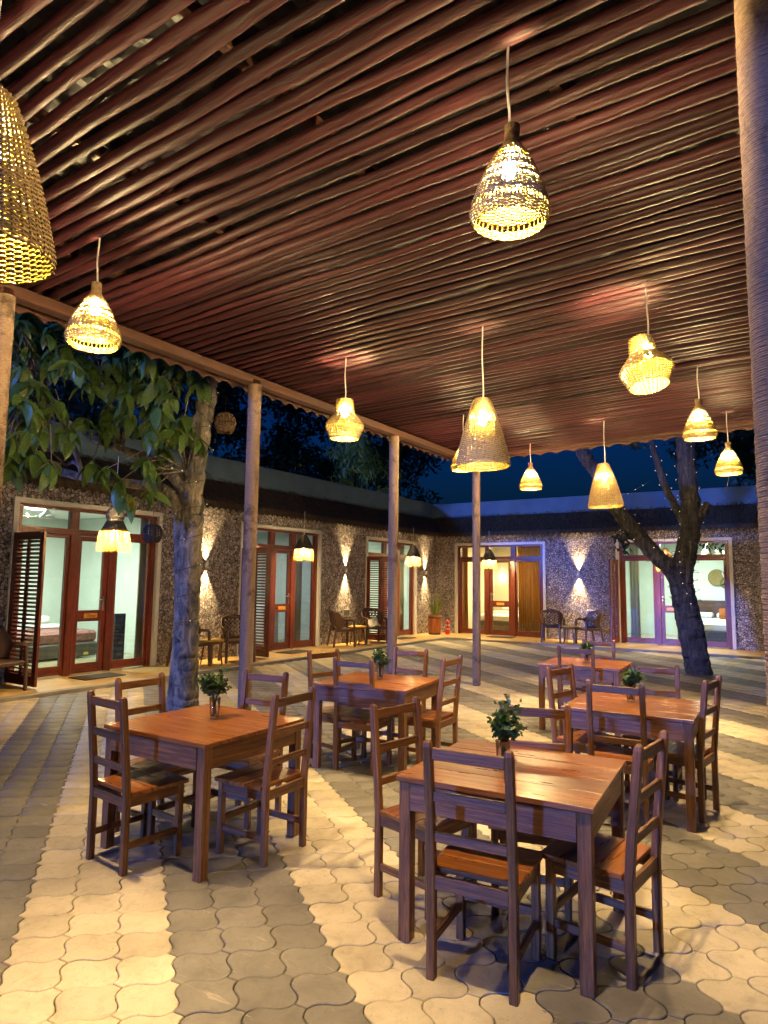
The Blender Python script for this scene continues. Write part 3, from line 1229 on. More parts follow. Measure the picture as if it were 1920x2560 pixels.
XL, XR = -4.62, 0.30
y = -2.4
while y < 9.5:
    r_ = random.uniform(0.025, 0.036)
    b = MB()
    n = 26
    pts, rad = [], []
    ph = [random.uniform(0, 6.28) for _ in range(6)]
    am = random.uniform(0.004, 0.016)
    flip = random.random() < 0.5
    for k in range(n):
        t_ = k / (n - 1)
        x = XL - random.uniform(0.0, 0.03) * (k == 0) + (XR - XL) * t_
        yy = y + am * math.sin(3.1 * t_ * 2 + ph[0]) + am * 0.6 * math.sin(9 * t_ * 2 + ph[1]) + 0.003 * math.sin(37 * t_ + ph[2])
        tt = 1 - t_ if flip else t_
        rk = r_ * (1.06 - 0.17 * tt) * (1 + 0.05 * math.sin(23 * t_ + ph[3]) + 0.06 * max(0, math.sin(11 * t_ + ph[4])) ** 8)
        zz = czb(x) + r_ + am * 0.6 * math.sin(5 * t_ * 2 + ph[5])
        pts.append(CL(x, yy, zz))
        rad.append(rk)
    b.tube(pts, rad, 9)
    b.build('roof_pole', 'pole_wood', canopy, True)
    y += random.uniform(0.088, 0.122)
for x in (-4.0, -2.95, -1.9, -0.85, 0.15):
    b = MB()
    z = czb(x) + 0.082
    b.beam(CL(x, -2.4, z + 0.035), CL(x, 9.55, z + 0.035), 0.05, 0.07, (1, 0, 0))
    b.build('cross_beam', 'beam_wood', canopy)
# beams round the edge, carried by the posts
b = MB()
b.beam(CL(-4.56, -2.4, czb(-4.56) - 0.045), CL(-4.56, 9.66, czb(-4.56) - 0.045), 0.11, 0.085, (1, 0, 0), 0.006)
b.build('edge_beam', 'beam_wood', canopy)
b = MB()
b.beam(CL(-4.70, -2.4, czb(-4.7) + 0.03), CL(-4.70, 9.66, czb(-4.7) + 0.03), 0.05, 0.12, (1, 0, 0), 0.006)
b.build('edge_board', 'beam_wood', canopy)
b = MB()
b.beam(CL(-4.67, 9.62, czb(-4.6) + 0.03), CL(0.36, 9.62, czb(0.36) + 0.03), 0.10, 0.08, (0, 1, 0), 0.006)
b.build('edge_beam', 'beam_wood', canopy)
b = MB()
b.beam(CL(0.33, -2.4, czb(0.33) + 0.0), CL(0.33, 9.55, czb(0.33) + 0.0), 0.09, 0.08, (1, 0, 0), 0.006)
b.build('edge_beam', 'beam_wood', canopy)
# corrugated sheet on top, with its scalloped drip edge
b = MB()
nx = 130
for k in range(nx + 1):
    x = -4.78 + 5.22 * k / nx
    z = czb(x) + 0.21 + 0.012 * math.sin(k * 1.25)
    b.v += [CL(x, -2.6, z), CL(x, 9.75, z), CL(x, 9.75, z + 0.006), CL(x, -2.6, z + 0.006)]
for k in range(nx):
    i = 4 * k
    for a, c_ in ((0, 1), (1, 2), (2, 3), (3, 0)):
        b.face((i + a, i + c_, i + 4 + c_, i + 4 + a))
b.build('corrugated_sheet', 'roof_sheet', canopy)


def scallop(p0, p1, z0f, z1f, step, drop, name='scalloped_fascia'):
    """hanging trim with a scalloped lower edge, 12 mm thick"""
    p0, p1 = Vector((*p0, 0)), Vector((*p1, 0))
    d = p1 - p0
    L = d.length
    d.normalize()
    nrm = Vector((-d.y, d.x, 0)) * 0.006
    m = int(L / step)
    b = MB()
    cols = []
    for k in range(m):
        for j in range(6):
            t_ = (k + j / 6) / m
            cols.append((t_, abs(math.sin(math.pi * j / 6)) * drop))
    cols.append((1, 0))
    for t_, dr in cols:
        q = p0 + d * L * t_
        zt, zb = z0f(q.x), z1f(q.x) + dr * 1.0
        for sgn in (-1, 1):
            w_ = q + nrm * sgn
            b.v += [CL(w_.x, w_.y, zb), CL(w_.x, w_.y, zt)]
    for k in range(len(cols) - 1):
        i = 4 * k
        for a, c_ in ((0, 1), (1, 3), (3, 2), (2, 0)):
            b.face((i + a, i + c_, i + 4 + c_, i + 4 + a))
    return b.build(name, 'beam_wood', canopy)


scallop((-4.755, -2.4), (-4.755, 9.74), lambda x: 3.82, lambda x: czb(x) - 0.10, 0.19, 0.045)
scallop((-4.75, 9.745), (0.42, 9.745), lambda x: czb(x) + 0.22, lambda x: czb(x) - 0.05, 0.25, 0.035)
scallop((0.425, -2.4), (0.425, 9.74), lambda x: 3.9, lambda x: czb(x) - 0.06, 0.19, 0.045)


# ------------------------------------------------------------------ rope-wrapped posts
def rope_mesh(rad, h, pitch, nseg=22):
    b = MB()
    turns = int(h / pitch)
    pts = []
    N = turns * nseg
    for k in range(N + 1):
        a = 2 * math.pi * k / nseg
        rr_ = rad + 0.0008 * math.sin(k * 0.37) + 0.0006 * math.sin(k * 1.9)
        pts.append((rr_ * math.cos(a), rr_ * math.sin(a), 0.01 + h * k / N * 0.995 + 0.0008 * math.sin(k * 0.11)))
    V = np.array(pts)
    T = np.gradient(V, axis=0)
    T /= np.linalg.norm(T, axis=1)[:, None]
    out = V * np.array((1, 1, 0))
    out /= np.linalg.norm(out, axis=1)[:, None]
    upv = np.cross(T, out)
    rs_ = pitch * 0.56
    ang = np.array((-100, -35, 35, 100)) * math.pi / 180
    W = np.concatenate([(V + out * (math.cos(a) * rs_) + upv * (math.sin(a) * rs_))[:, None] for a in ang], 1).reshape(-1, 3)
    i = np.arange(N)[:, None] * 4
    k = np.arange(3)[None]
    Q = np.stack((i + k, i + k + 1, i + 4 + k + 1, i + 4 + k), -1).reshape(-1, 4)
    me = mesh_np('rope_wrap', W, Q, 'rope', True)
    uvl = me.uv_layers.new(name='UVMap')
    li = np.zeros(len(me.loops), dtype=np.int32)
    me.loops.foreach_get('vertex_index', li)
    uv = np.stack(((li // 4) / nseg * 2 * math.pi * rad, (li % 4) / 3.0), 1)
    uvl.data.foreach_set('uv', uv.astype(np.float32).ravel())
    return me


rope_thin = rope_mesh(0.060, 3.52, 0.0105)
core = MB()
core.lathe([(0.058, 0), (0.058, 3.55)], 18, cap=(True, True))
core_me = core.mesh('post_core', 'beam_wood', True)
POSTS = [((-4.55, 2.22), (0, 0), 'rope-wrapped post at the extreme left edge of the picture'),
         ((-4.53, 4.62), (0.0, 0.0), 'smooth pale rope-wrapped post behind the left-hand table'),
         ((-4.57, 7.27), (0.006, 0.0), 'rope-wrapped post with dark blotches behind the plant of the middle table'),
         ((-4.50, 9.66), (0, 0), 'farthest rope-wrapped post standing alone at the canopy corner')]
for (px, py), lean, lab in POSTS:
    t = empty('rope_post', (px, py, 0))
    tag(t, lab, 'post', 'posts carrying the canopy')
    link('post_core', core_me, t)
    link('rope_wrap', rope_thin, t, None, (0, 0, random.uniform(0, 6)))
# the thick post right beside the camera
t = empty('rope_post', (-0.045, 2.07, 0))
tag(t, 'thick shaggy rope-wrapped post filling the right edge of the picture', 'post', 'posts carrying the canopy')
b = MB()
b.lathe([(0.068, 0), (0.068, 3.62)], 24, cap=(True, True))
b.build('post_core', 'beam_wood', t, True)
link('rope_wrap', rope_mesh(0.071, 3.6, 0.0072, 30), t)
V, Q = [], []
for k in range(9500):
    a, z = random.uniform(0, 6.283), random.uniform(0.3, 3.6)
    o = Vector((math.cos(a), math.sin(a), 0))
    tg = Vector((-math.sin(a), math.cos(a), 0))
    p0 = o * 0.075 + Vector((0, 0, z))
    L = random.uniform(0.004, 0.014)
    p1 = p0 + o * L * random.uniform(0.4, 1.0) + tg * random.gauss(0, 0.007) + Vector((0, 0, random.gauss(0, 0.006)))
    i = len(V)
    w_ = 0.00045
    V += [p0 - tg * w_, p0 + tg * w_, p1]
    Q.append((i, i + 1, i + 2))
tag(link('loose_fibres', mesh_np('loose_fibres', np.array([tuple(v) for v in V]), np.array(Q), 'rope'), t), kind='stuff')


# ------------------------------------------------------------------ wicker pendant lamps
def prof_at(prof, z):
    for (r0, z0), (r1, z1) in zip(prof, prof[1:]):
        if z1 <= z <= z0:
            f_ = (z0 - z) / (z0 - z1 + 1e-9)
            f_ = f_
            return r0 + (r1 - r0) * f_
    return prof[-1][0]


def smooth_prof(prof, n=60):
    z = np.array([p[1] for p in prof])[::-1]
    r_ = np.array([p[0] for p in prof])[::-1]
    zi = np.linspace(z[0], z[-1], n)
    ri = np.interp(zi, z, r_)
    for _ in range(1):
        ri[1:-1] = (ri[:-2] + 2 * ri[1:-1] + ri[2:]) / 4
    return [(float(a), float(c_)) for a, c_ in zip(ri, zi)][::-1]


def weave(prof, ribs, rows, th, rib_th, jitter=0.0015, mat='wicker', name='shade', seed=1, inner=None):
    rs = np.random.default_rng(seed)
    P = smooth_prof(prof)
    zs = np.array([p[1] for p in P])[::-1]
    rs_ = np.array([p[0] for p in P])[::-1]
    V, Q, MI = [], [], []
    base = 0
    seg = ribs * 2
    a = np.arange(seg) / seg * 2 * np.pi
    for row, z in enumerate(rows):
        r_ = np.interp(z, zs, rs_)
        ph = (np.arange(seg) // 1)
        off = th * 0.75 * np.where((ph + 2 * (row % 2)) % 4 < 2, 1.0, -1.0) * np.where(np.arange(seg) % 2 == 0, 1, 0.5)
        zz = z + rs.normal(0, jitter, seg)
        zz = (zz + np.roll(zz, 1)) / 2
        rad = r_ + off
        t1 = th * rs.uniform(0.8, 1.15)
        for (dr, dz) in ((0.5, 0.5), (0.5, -0.5), (-0.5, -0.5), (-0.5, 0.5)):
            V.append(np.stack(((rad + dr * t1 * 0.7) * np.cos(a), (rad + dr * t1 * 0.7) * np.sin(a), zz + dz * t1), 1))
        i = np.arange(seg)
        i2 = (i + 1) % seg
        for k in range(4):
            k2 = (k + 1) % 4
            Q.append(np.stack((base + k * seg + i, base + k * seg + i2, base + k2 * seg + i2, base + k2 * seg + i), 1))
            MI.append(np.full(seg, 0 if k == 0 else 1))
        base += 4 * seg
    m = 26
    zi = np.linspace(zs[-1], zs[0], m)
    ri = np.interp(zi, zs, rs_)
    for k in range(ribs):
        a0 = 2 * np.pi * (k + rs.normal(0, 0.06)) / ribs
        c_, s_ = math.cos(a0), math.sin(a0)
        for (dr, dt) in ((0.5, 0.5), (0.5, -0.5), (-0.5, -0.5), (-0.5, 0.5)):
            rr_ = ri + dr * rib_th
            V.append(np.stack((rr_ * c_ - dt * rib_th * s_, rr_ * s_ + dt * rib_th * c_, zi), 1))
        i = np.arange(m - 1)
        for q in range(4):
            q2 = (q + 1) % 4
            Q.append(np.stack((base + q * m + i, base + q2 * m + i, base + q2 * m + i + 1, base + q * m + i + 1), 1))
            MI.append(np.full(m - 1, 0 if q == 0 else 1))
        base += 4 * m
    me = mesh_np(name, np.concatenate(V), np.concatenate(Q), [mat, inner or mat])  # inner: lamplit colour painted on all strand sides but the outer
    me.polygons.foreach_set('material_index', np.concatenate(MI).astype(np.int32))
    return me


pA = [(0.026, 0.385), (0.024, 0.33), (0.034, 0.305), (0.062, 0.27), (0.095, 0.21), (0.125, 0.14), (0.148, 0.07), (0.155, 0.04), (0.146, 0.015), (0.138, 0.0)]
rowsA = list(np.arange(0.384, 0.262, -0.0045)) + [0.252, 0.247, 0.236, 0.231, 0.226] + list(np.arange(0.212, 0.186, -0.005)) + [0.166, 0.161, 0.156, 0.151] + list(np.arange(0.134, 0.062, -0.0052)) + list(np.arange(0.040, 0.0, -0.0048))
pB = [(0.072, 0.36), (0.084, 0.28), (0.086, 0.235), (0.100, 0.222), (0.160, 0.145), (0.174, 0.120), (0.166, 0.095), (0.138, 0.03), (0.128, 0.0)]
rowsB = list(np.arange(0.36, 0.235, -0.0105)) + list(np.arange(0.235, 0.0, -0.0072))
pC = [(0.052, 0.545), (0.066, 0.53), (0.105, 0.42), (0.142, 0.30), (0.178, 0.16), (0.205, 0.04), (0.208, 0.02), (0.204, 0.0)]
rowsC = list(np.arange(0.544, 0.36, -0.0105)) + list(np.arange(0.36, 0.21, -0.0092)) + list(np.arange(0.21, 0.0, -0.0080))
MESH_A = weave(pA, 42, rowsA, 0.0043, 0.0046, seed=1, inner='wicker_inner_lit')
MESH_B = weave(pB, 38, rowsB, 0.0060, 0.0066, seed=2, inner='wicker_inner_lit')
MESH_C = weave(pC, 44, rowsC, 0.0068, 0.0068, 0.0012, seed=3, inner='wicker_inner_lit')
bulb_mb = MB()
bulb_mb.lathe([(0.012, 0.058), (0.014, 0.045), (0.026, 0.028), (0.033, 0.006), (0.030, -0.014), (0.018, -0.029), (0.001, -0.034)], 14)
BULB = bulb_mb.mesh('bulb', 'bulb', True)
sock_mb = MB()
sock_mb.lathe([(0.004, 0.115), (0.019, 0.11), (0.020, 0.05), (0.001, 0.05)], 14)
SOCK = sock_mb.mesh('lamp_socket', 'white_paint', True)
LAMPS = [
    ('A', -0.90, 2.23, 2.945, 3, 'pear-shaped wicker lamp with narrow neck hanging highest over the front right table', 0.96),
    ('C', -2.15, 0.965, 2.605, 0, 'very large conical wicker lamp cut off by the left edge', 1.0),
    ('A', -3.50, 2.22, 2.965, -2, 'pear-shaped wicker lamp in front of the leafy tree', 1.0),
    ('B', -3.50, 4.72, 2.875, 0, 'waisted wicker lamp hanging between the two left rope posts', 1.0),
    ('C', -2.135, 4.71, 2.505, 1, 'tall conical wicker lamp hanging near the centre of the picture', 1.0),
    ('A', -3.50, 7.15, 2.95, 0, 'wicker lamp mostly hidden behind the tall central cone lamp', 1.0),
    ('B', -0.87, 4.62, 2.935, 11, 'tilted waisted wicker lamp hanging at the right', 1.0),
    ('A', -0.845, 6.83, 2.99, 1, 'pear-shaped wicker lamp in front of the upright limb of the far tree', 0.98),
    ('A', -0.785, 8.76, 2.925, -2, 'rightmost small pear-shaped wicker lamp with a loose straw below', 1.0),
    ('C', -2.13, 8.36, 2.56, 2, 'far conical wicker lamp before the leaning limb of the tree', 1.0),
    ('A', -3.38, 9.11, 2.955, 0, 'smallest pear-shaped wicker lamp at far canopy edge', 1.06),
]
for (ty, x, yy, zb, tl, lab, sc_) in LAMPS:
    t = empty('pendant_lamp', (x, yy, zb))
    tag(t, lab, 'lamp', 'wicker pendant lamps under the canopy')
    me, top, zbulb = {'A': (MESH_A, 0.385, 0.215), 'B': (MESH_B, 0.36, 0.235), 'C': (MESH_C, 0.545, 0.365)}[ty]
    o = link('shade', me, t, None, (R(tl) * 0.4, R(-tl), random.uniform(0, 6)))
    if ty == 'A':
        o.scale = (sc_, sc_, 1)
    zc = czb(x) + 0.04
    ct = MB()
    n = 10
    z0c = zbulb + 0.10
    off = 0.0
    ct.tube([(0.004 * math.sin(2.2 * k / n * math.pi), 0.003 * math.sin(3 * k / n * math.pi), z0c + (zc - zb - z0c) * k / n) for k in range(n + 1)], 0.0052, 7)
    ct.build('cord', 'cord_white', t, True)
    link('lamp_socket', SOCK, t, (0, 0, zbulb - 0.005))
    link('bulb', BULB, t, (0, 0, zbulb))
    if 'loose straw' in lab:
        q = MB()
        q.tube([(0.02, -0.13, 0.01), (0.0, -0.135, -0.10), (-0.03, -0.14, -0.24)], [0.0016, 0.0014, 0.0008], 4)
        q.build('loose_straw', 'wicker', t)


# ------------------------------------------------------------------ dark basket lamps with straw fringe along the eaves
def fringe(n, r0, r1, z0, L, seed, mat='tassel', w=0.006):
    rs = random.Random(seed)
    V, Q = [], []
    for k in range(n):
        a = rs.uniform(0, 6.283)
        rr_ = r0 + (r1 - r0) * rs.random() * 0.3
        o = Vector((math.cos(a), math.sin(a), 0))
        tg = Vector((-math.sin(a), math.cos(a), 0))
        l_ = L * rs.uniform(0.65, 1.12)
        p = [o * rr_ + Vector((0, 0, z0)), o * (rr_ + (r1 - r0) * 0.6) + tg * rs.gauss(0, 0.008) + Vector((0, 0, z0 - l_ * 0.45)),
             o * (r1 + rs.gauss(0, 0.012)) + tg * rs.gauss(0, 0.02) + Vector((0, 0, z0 - l_))]
        i = len(V)
        for q, ww in zip(p, (1.0, 0.8, 0.35)):
            V += [q - tg * w * ww / 2, q + tg * w * ww / 2]
        Q += [(i, i + 1, i + 3, i + 2), (i + 2, i + 3, i + 5, i + 4)]
    return mesh_np('fringe', np.array([tuple(v) for v in V]), np.array(Q), mat)


pD = [(0.02, 0.62), (0.075, 0.60), (0.112, 0.53), (0.118, 0.47), (0.10, 0.42), (0.12, 0.38), (0.175, 0.27)]
MESH_D = weave(pD, 22, list(np.arange(0.62, 0.40, -0.0125)) + list(np.arange(0.40, 0.26, -0.008)), 0.0095, 0.009, mat='wicker_dark', seed=5)
pE = [(0.02, 0.56), (0.05, 0.545), (0.10, 0.47), (0.15, 0.36), (0.19, 0.24)]
MESH_E = weave(pE, 26, list(np.arange(0.56, 0.24, -0.0085)), 0.011, 0.009, mat='wicker_dark', seed=6)
MESH_F = weave(pE, 26, list(np.arange(0.56, 0.24, -0.0125)), 0.010, 0.009, mat='wicker_brown', seed=9)
FR1 = fringe(420, 0.175, 0.225, 0.29, 0.29, 1)
FR2 = fringe(340, 0.185, 0.215, 0.25, 0.24, 2)
emit('eave_bulb', (1.0, 0.68, 0.28), 3000)
eb = MB()
eb.lathe([(0.012, 0.05), (0.03, 0.02), (0.03, -0.01), (0.001, -0.03)], 12)
EB = eb.mesh('bulb', 'eave_bulb', True)
EAVE = [(MESH_D, FR1, (-8.35, 5.80, 2.00), 3.35, 'dark two-bulged basket lamp with long lit straw fringe before nearest door'),
        (MESH_E, FR2, (-9.25, 11.08, 2.03), 3.1, 'dark basket lamp with straw fringe before the middle left door'),
        (MESH_E, FR2, (-9.25, 15.77, 2.03), 3.1, 'dark basket lamp with straw fringe near the courtyard corner'),
        (MESH_E, FR2, (-7.82, 17.65, 2.0), 3.1, 'dark basket lamp with straw fringe partly behind the farthest post'),
        (MESH_F, FR2, (-3.07, 17.6, 1.95), 3.1, 'brown basket lamp with straw fringe seen in the fork of the tree')]
for me, frm, loc, ztop, lab in EAVE:
    t = empty('fringed_lamp', loc)
    tag(t, lab, 'lamp', 'fringed basket lamps along the rooms')
    link('shade', me, t)
    tag(link('fringe', frm, t), kind='stuff')
    link('bulb', EB, t, (0, 0, 0.25))
    c_ = MB()
    c_.tube([(0, 0, 0.38), (0, 0, ztop - loc[2])], 0.004, 6)
    c_.build('cord', 'wire_dark' if me is MESH_F else 'cord_white', t)
# unlit globe baskets in the leafy tree
pG = [(0.03, 0.24), (0.085, 0.225), (0.118, 0.17), (0.125, 0.12), (0.115, 0.07), (0.085, 0.005), (0.078, 0.0)]
MESH_G = weave(pG, 20, [0.235, 0.215, 0.195, 0.175, 0.155, 0.135, 0.115, 0.095, 0.075, 0.06, 0.052, 0.044, 0.036, 0.028, 0.02, 0.012, 0.004], 0.0085, 0.0075, mat='wicker_brown', seed=7)
MESH_H = weave(pG, 20, [0.235, 0.215, 0.195, 0.175, 0.155, 0.135, 0.115, 0.095, 0.075, 0.06, 0.052, 0.044, 0.036, 0.028, 0.02, 0.012, 0.004], 0.0085, 0.0075, mat='wicker_dark', seed=8)
for me, loc, zt, lab in ((MESH_G, (-5.90, 5.53, 3.37), 4.25, 'round brown wicker ball hanging right of the leafy tree trunk'),
                         (MESH_H, (-7.35, 5.68, 2.08), 3.2, 'small dark wicker ball hanging beside the nearest door frame')):
    t = empty('wicker_ball', loc)
    tag(t, lab, 'wicker ball', 'unlit wicker balls')
    link('basket', me, t)
    c_ = MB()
    c_.tube([(0, 0, 0.23), (0, 0, zt - loc[2])], 0.003, 5)
    c_.build('cord', 'wire_dark', t)

# ------------------------------------------------------------------ up-and-down wall lights
for fm, u, lab in ((FML, 8.97, 'up-and-down wall light behind the leafy tree trunk'), (FML, 13.59, 'up-and-down wall light between the middle and far left doors'),
                   (FML, 17.70, 'up-and-down wall light in the courtyard corner above the barrel'), (FMB, -5.46, 'up-and-down wall light between the two doors of the far wing')):
    t = empty('wall_light', fm(u, 0, 1.87))
    tag(t, lab, 'wall light', 'up-and-down wall lights')
    b = MB()
    b.lathe([(0.022, -0.055), (0.032, -0.055), (0.032, 0.055), (0.022, 0.055)], 18)
    o = b.build('lamp_body', 'white_paint', t, True)
    wv = fm(0, 0.042, 0) - fm(0, 0, 0)
    o.location = wv
    b = MB()
    a, c_ = fm(u - 0.02, 0.0, 1.85) - fm(u, 0, 1.87), fm(u + 0.02, 0.03, 1.89) - fm(u, 0, 1.87)
    b.box(min(a.x, c_.x), max(a.x, c_.x), min(a.y, c_.y), max(a.y, c_.y), -0.02, 0.02)
    b.build('bracket', 'metal', t)
    for sg in (1, -1):
        ld = bpy.data.lights.new('wall_spot', 'SPOT')
        ld.energy = 210 if sg < 0 else 160
        ld.color = (1.0, 0.66, 0.26)
        ld.spot_size = R(64)
        ld.spot_blend = 1.0
        ld.shadow_soft_size = 0.02
        lo = link('wall_spot', ld, t, wv + Vector((0, 0, 0.06 * sg)), (R(180) if sg > 0 else 0, 0, 0))


# ------------------------------------------------------------------ tables and chairs
TW, TD, TH = 0.88, 0.84, 0.715


def make_table():
    root = empty('dining_table')
    npl = 4
    pw = TD / npl
    for k in range(npl):
        b = MB()
        y0 = -TD / 2 + k * pw
        b.box(-TW / 2, TW / 2, y0 + 0.0012, y0 + pw - 0.0012, TH - 0.024 + random.uniform(-.0005, .0005), TH + random.uniform(-.0006, .0006), 0.0022)
        b.build('top_plank', 'top_wood', root)
    lx, ly = TW / 2 - 0.040, TD / 2 - 0.040
    for sx in (-1, 1):
        for sy in (-1, 1):
            b = MB()
            b.box(sx * lx - 0.0285, sx * lx + 0.0285, sy * ly - 0.0285, sy * ly + 0.0285, 0.0, TH - 0.026, 0.003)
            b.build('leg', 'chair_wood', root)
    for sy in (-1, 1):
        b = MB()
        b.box(-lx + 0.0295, lx - 0.0295, sy * ly + sy * 0.0225 - 0.012, sy * ly + sy * 0.0225 + 0.002, TH - 0.145, TH - 0.026, 0.002)
        b.build('apron', 'chair_wood', root)
    for sx in (-1, 1):
        b = MB()
        b.box(sx * lx + sx * 0.0225 - 0.012, sx * lx + sx * 0.0225 + 0.002, -ly + 0.0295, ly - 0.0295, TH - 0.145, TH - 0.026, 0.002)
        b.build('apron', 'chair_wood', root)
    return root


def make_chair():
    """ladder-back chair facing +Y, seat centre over the origin"""
    root = empty('dining_chair')
    hw = 0.172
    for sx in (-1, 1):
        b = MB()
        # back post: straight below the seat, leaning back above, rounded top
        pts = [(0.0, 0.0), (0.0, 0.40), (-0.012, 0.55), (-0.032, 0.75), (-0.050, 0.925), (-0.052, 0.943), (-0.053, 0.950)]
        half = [(0.0175, 0.0185)] * 5 + [(0.0145, 0.015), (0.008, 0.008)]
        base = len(b.v)
        c = 0.004
        ou, ov = random.uniform(0, 40), random.uniform(0, 40)
        for (dy, z), (hx, hy) in zip(pts, half):
            ring = [(hx - c, -hy), (hx, -hy + c), (hx, hy - c), (hx - c, hy), (-hx + c, hy), (-hx, hy - c), (-hx, -hy + c), (-hx + c, -hy)]
            b.v += [(sx * hw + q[0], -0.172 + dy + q[1], z) for q in ring]
        per = [0, 0.006, 0.042, 0.048, 0.085, 0.091, 0.127, 0.133, 0.17]
        for i in range(len(pts) - 1):
            for k in range(8):
                k2 = (k + 1) % 8
                b.face((base + i * 8 + k, base + i * 8 + k2, base + (i + 1) * 8 + k2, base + (i + 1) * 8 + k),
                       ((ou + pts[i][1], ov + per[k]), (ou + pts[i][1], ov + per[k + 1]), (ou + pts[i + 1][1], ov + per[k + 1]), (ou + pts[i + 1][1], ov + per[k])))
        b.face([base + k for k in range(8)][::-1])
        b.face([base + (len(pts) - 1) * 8 + k for k in range(8)])
        b.build('back_post', 'chair_wood', root)
        b = MB()
        b.box(sx * hw - 0.0175, sx * hw + 0.0175, 0.152, 0.188, 0.0, 0.405, 0.003)
        b.build('front_leg', 'chair_wood', root)
        b = MB()
        b.box(sx * hw - 0.011, sx * hw + 0.012, -0.1525, 0.1515, 0.350, 0.4045, 0.002)
        b.build('seat_rail', 'chair_wood', root)
        b = MB()
        b.box(sx * hw - 0.009, sx * hw + 0.009, -0.1525, 0.1515, 0.128, 0.164, 0.002)
        b.build('stretcher', 'chair_wood', root)
    for (y0, z0, z1, nm) in ((0.159, 0.350, 0.404, 'seat_rail'), (-0.184, 0.350, 0.404, 'seat_rail'), (0.161, 0.172, 0.208, 'stretcher')):
        b = MB()
        b.box(-hw + 0.018, hw - 0.018, y0, y0 + 0.022, z0, z1, 0.002)
        b.build(nm, 'chair_wood', root)
    yb = -0.150
    for k, (y0, y1) in enumerate(((-0.149, -0.03), (-0.028, 0.09), (0.092, 0.212))):
        b = MB()
        hx = 0.200 if k else 0.200
        if k == 0:
            b.box(-hw - 0.022, hw + 0.022, y0 + 0.0, y1, 0.406, 0.430, 0.003)
        else:
            b.box(-hx, hx, y0, y1, 0.406, 0.430, 0.003)
        b.build('seat_plank', 'top_wood', root)
    for z0, z1 in ((0.872, 0.920), (0.702, 0.744), (0.538, 0.578)):
        zc = (z0 + z1) / 2
        dy = np.interp(zc, [0.40, 0.55, 0.75, 0.925], [0, -0.012, -0.032, -0.050])
        b = MB()
        b.beam((-hw + 0.018, -0.172 + dy, zc), (hw - 0.018, -0.172 + dy, zc), 0.018, z1 - z0, (0, 1, 0), 0.003)
        b.build('back_rail', 'chair_wood', root)
    return root


table0 = make_table()
chair_kinds = [make_chair() for _ in range(3)]         # same chair, different boards
TBL = [(-3.23, 2.97, 0.5, 'front left'), (-1.245, 3.125, 4.5, 'front right'), (-3.325, 5.07, 8.0, 'middle left'), (-1.16, 5.26, 2.5, 'middle right'), (-2.20, 7.63, 3.0, 'rearmost')]
TLAB = ['square wooden table at the front left with a vase of greenery',
        'square wooden table nearest the camera at the front right, topped by a vase',
        'square wooden table in the middle left, behind the front left one',
        'square wooden table in the middle right, behind the front right one',
        'rearmost square wooden table, nearest the far rooms']
for k, ((x, y, a, nm), lab) in enumerate(zip(TBL, TLAB)):
    o = table0 if k == 0 else make_table()
    o.location = (x, y, 0)
    o.rotation_euler = (0, 0, R(a))
    tag(o, lab, 'table', 'dining tables')
# (table, position of the seat centre, heading in degrees: 0 faces away from the camera along +y)
CH = [
    (-3.37, 2.585, -5, 'front chair of the front left table, its back to the camera'),
    (-2.845, 3.085, 91, 'right-hand chair of the front left table'),
    (-3.625, 2.935, -90, 'left-hand chair of the front left table'),
    (-3.335, 3.415, 187, 'far chair of the front left table, before the smooth post'),
    (-1.225, 2.71, 6, 'front chair of the front right table, the chair nearest the camera'),
    (-0.835, 3.10, 84, 'right-hand chair of the front right table, seen edge on'),
    (-1.745, 3.125, -101, 'left-hand chair of the front right table'),
    (-1.255, 3.365, 196, 'far chair of the front right table, blue-lit'),
    (-3.345, 4.87, 9, 'front chair of the middle left table, its back to the camera'),
    (-2.93, 5.30, 92, 'right-hand chair of the middle left table, brightly lit seat'),
    (-3.71, 4.985, -102, 'left-hand chair of the middle left table'),
    (-3.375, 5.51, 182, 'far chair of the middle left table, before the blotched post'),
    (-1.165, 4.87, 3, 'front chair of the middle right table'),
    (-0.855, 5.30, 82, 'right-hand chair of the middle right table, seen edge on'),
    (-1.525, 5.26, -102, 'left-hand chair of the middle right table'),
    (-1.12, 5.66, 184, 'far chair of the middle right table, before the rearmost table'),
    (-2.155, 7.235, 6, 'front chair of the rearmost table'),
    (-2.165, 7.86, 184, 'far chair of the rearmost table, nearest the far rooms'),
]
for k, (x, y, a, lab) in enumerate(CH):
    o = chair_kinds[k] if k < 3 else copy_tree(chair_kinds[k % 3])
    o.location = (x, y, 0)
    o.rotation_euler = (0, 0, R(a))
    tag(o, 'brown wooden ladder-back chair, ' + lab, 'chair', 'wooden dining chairs')


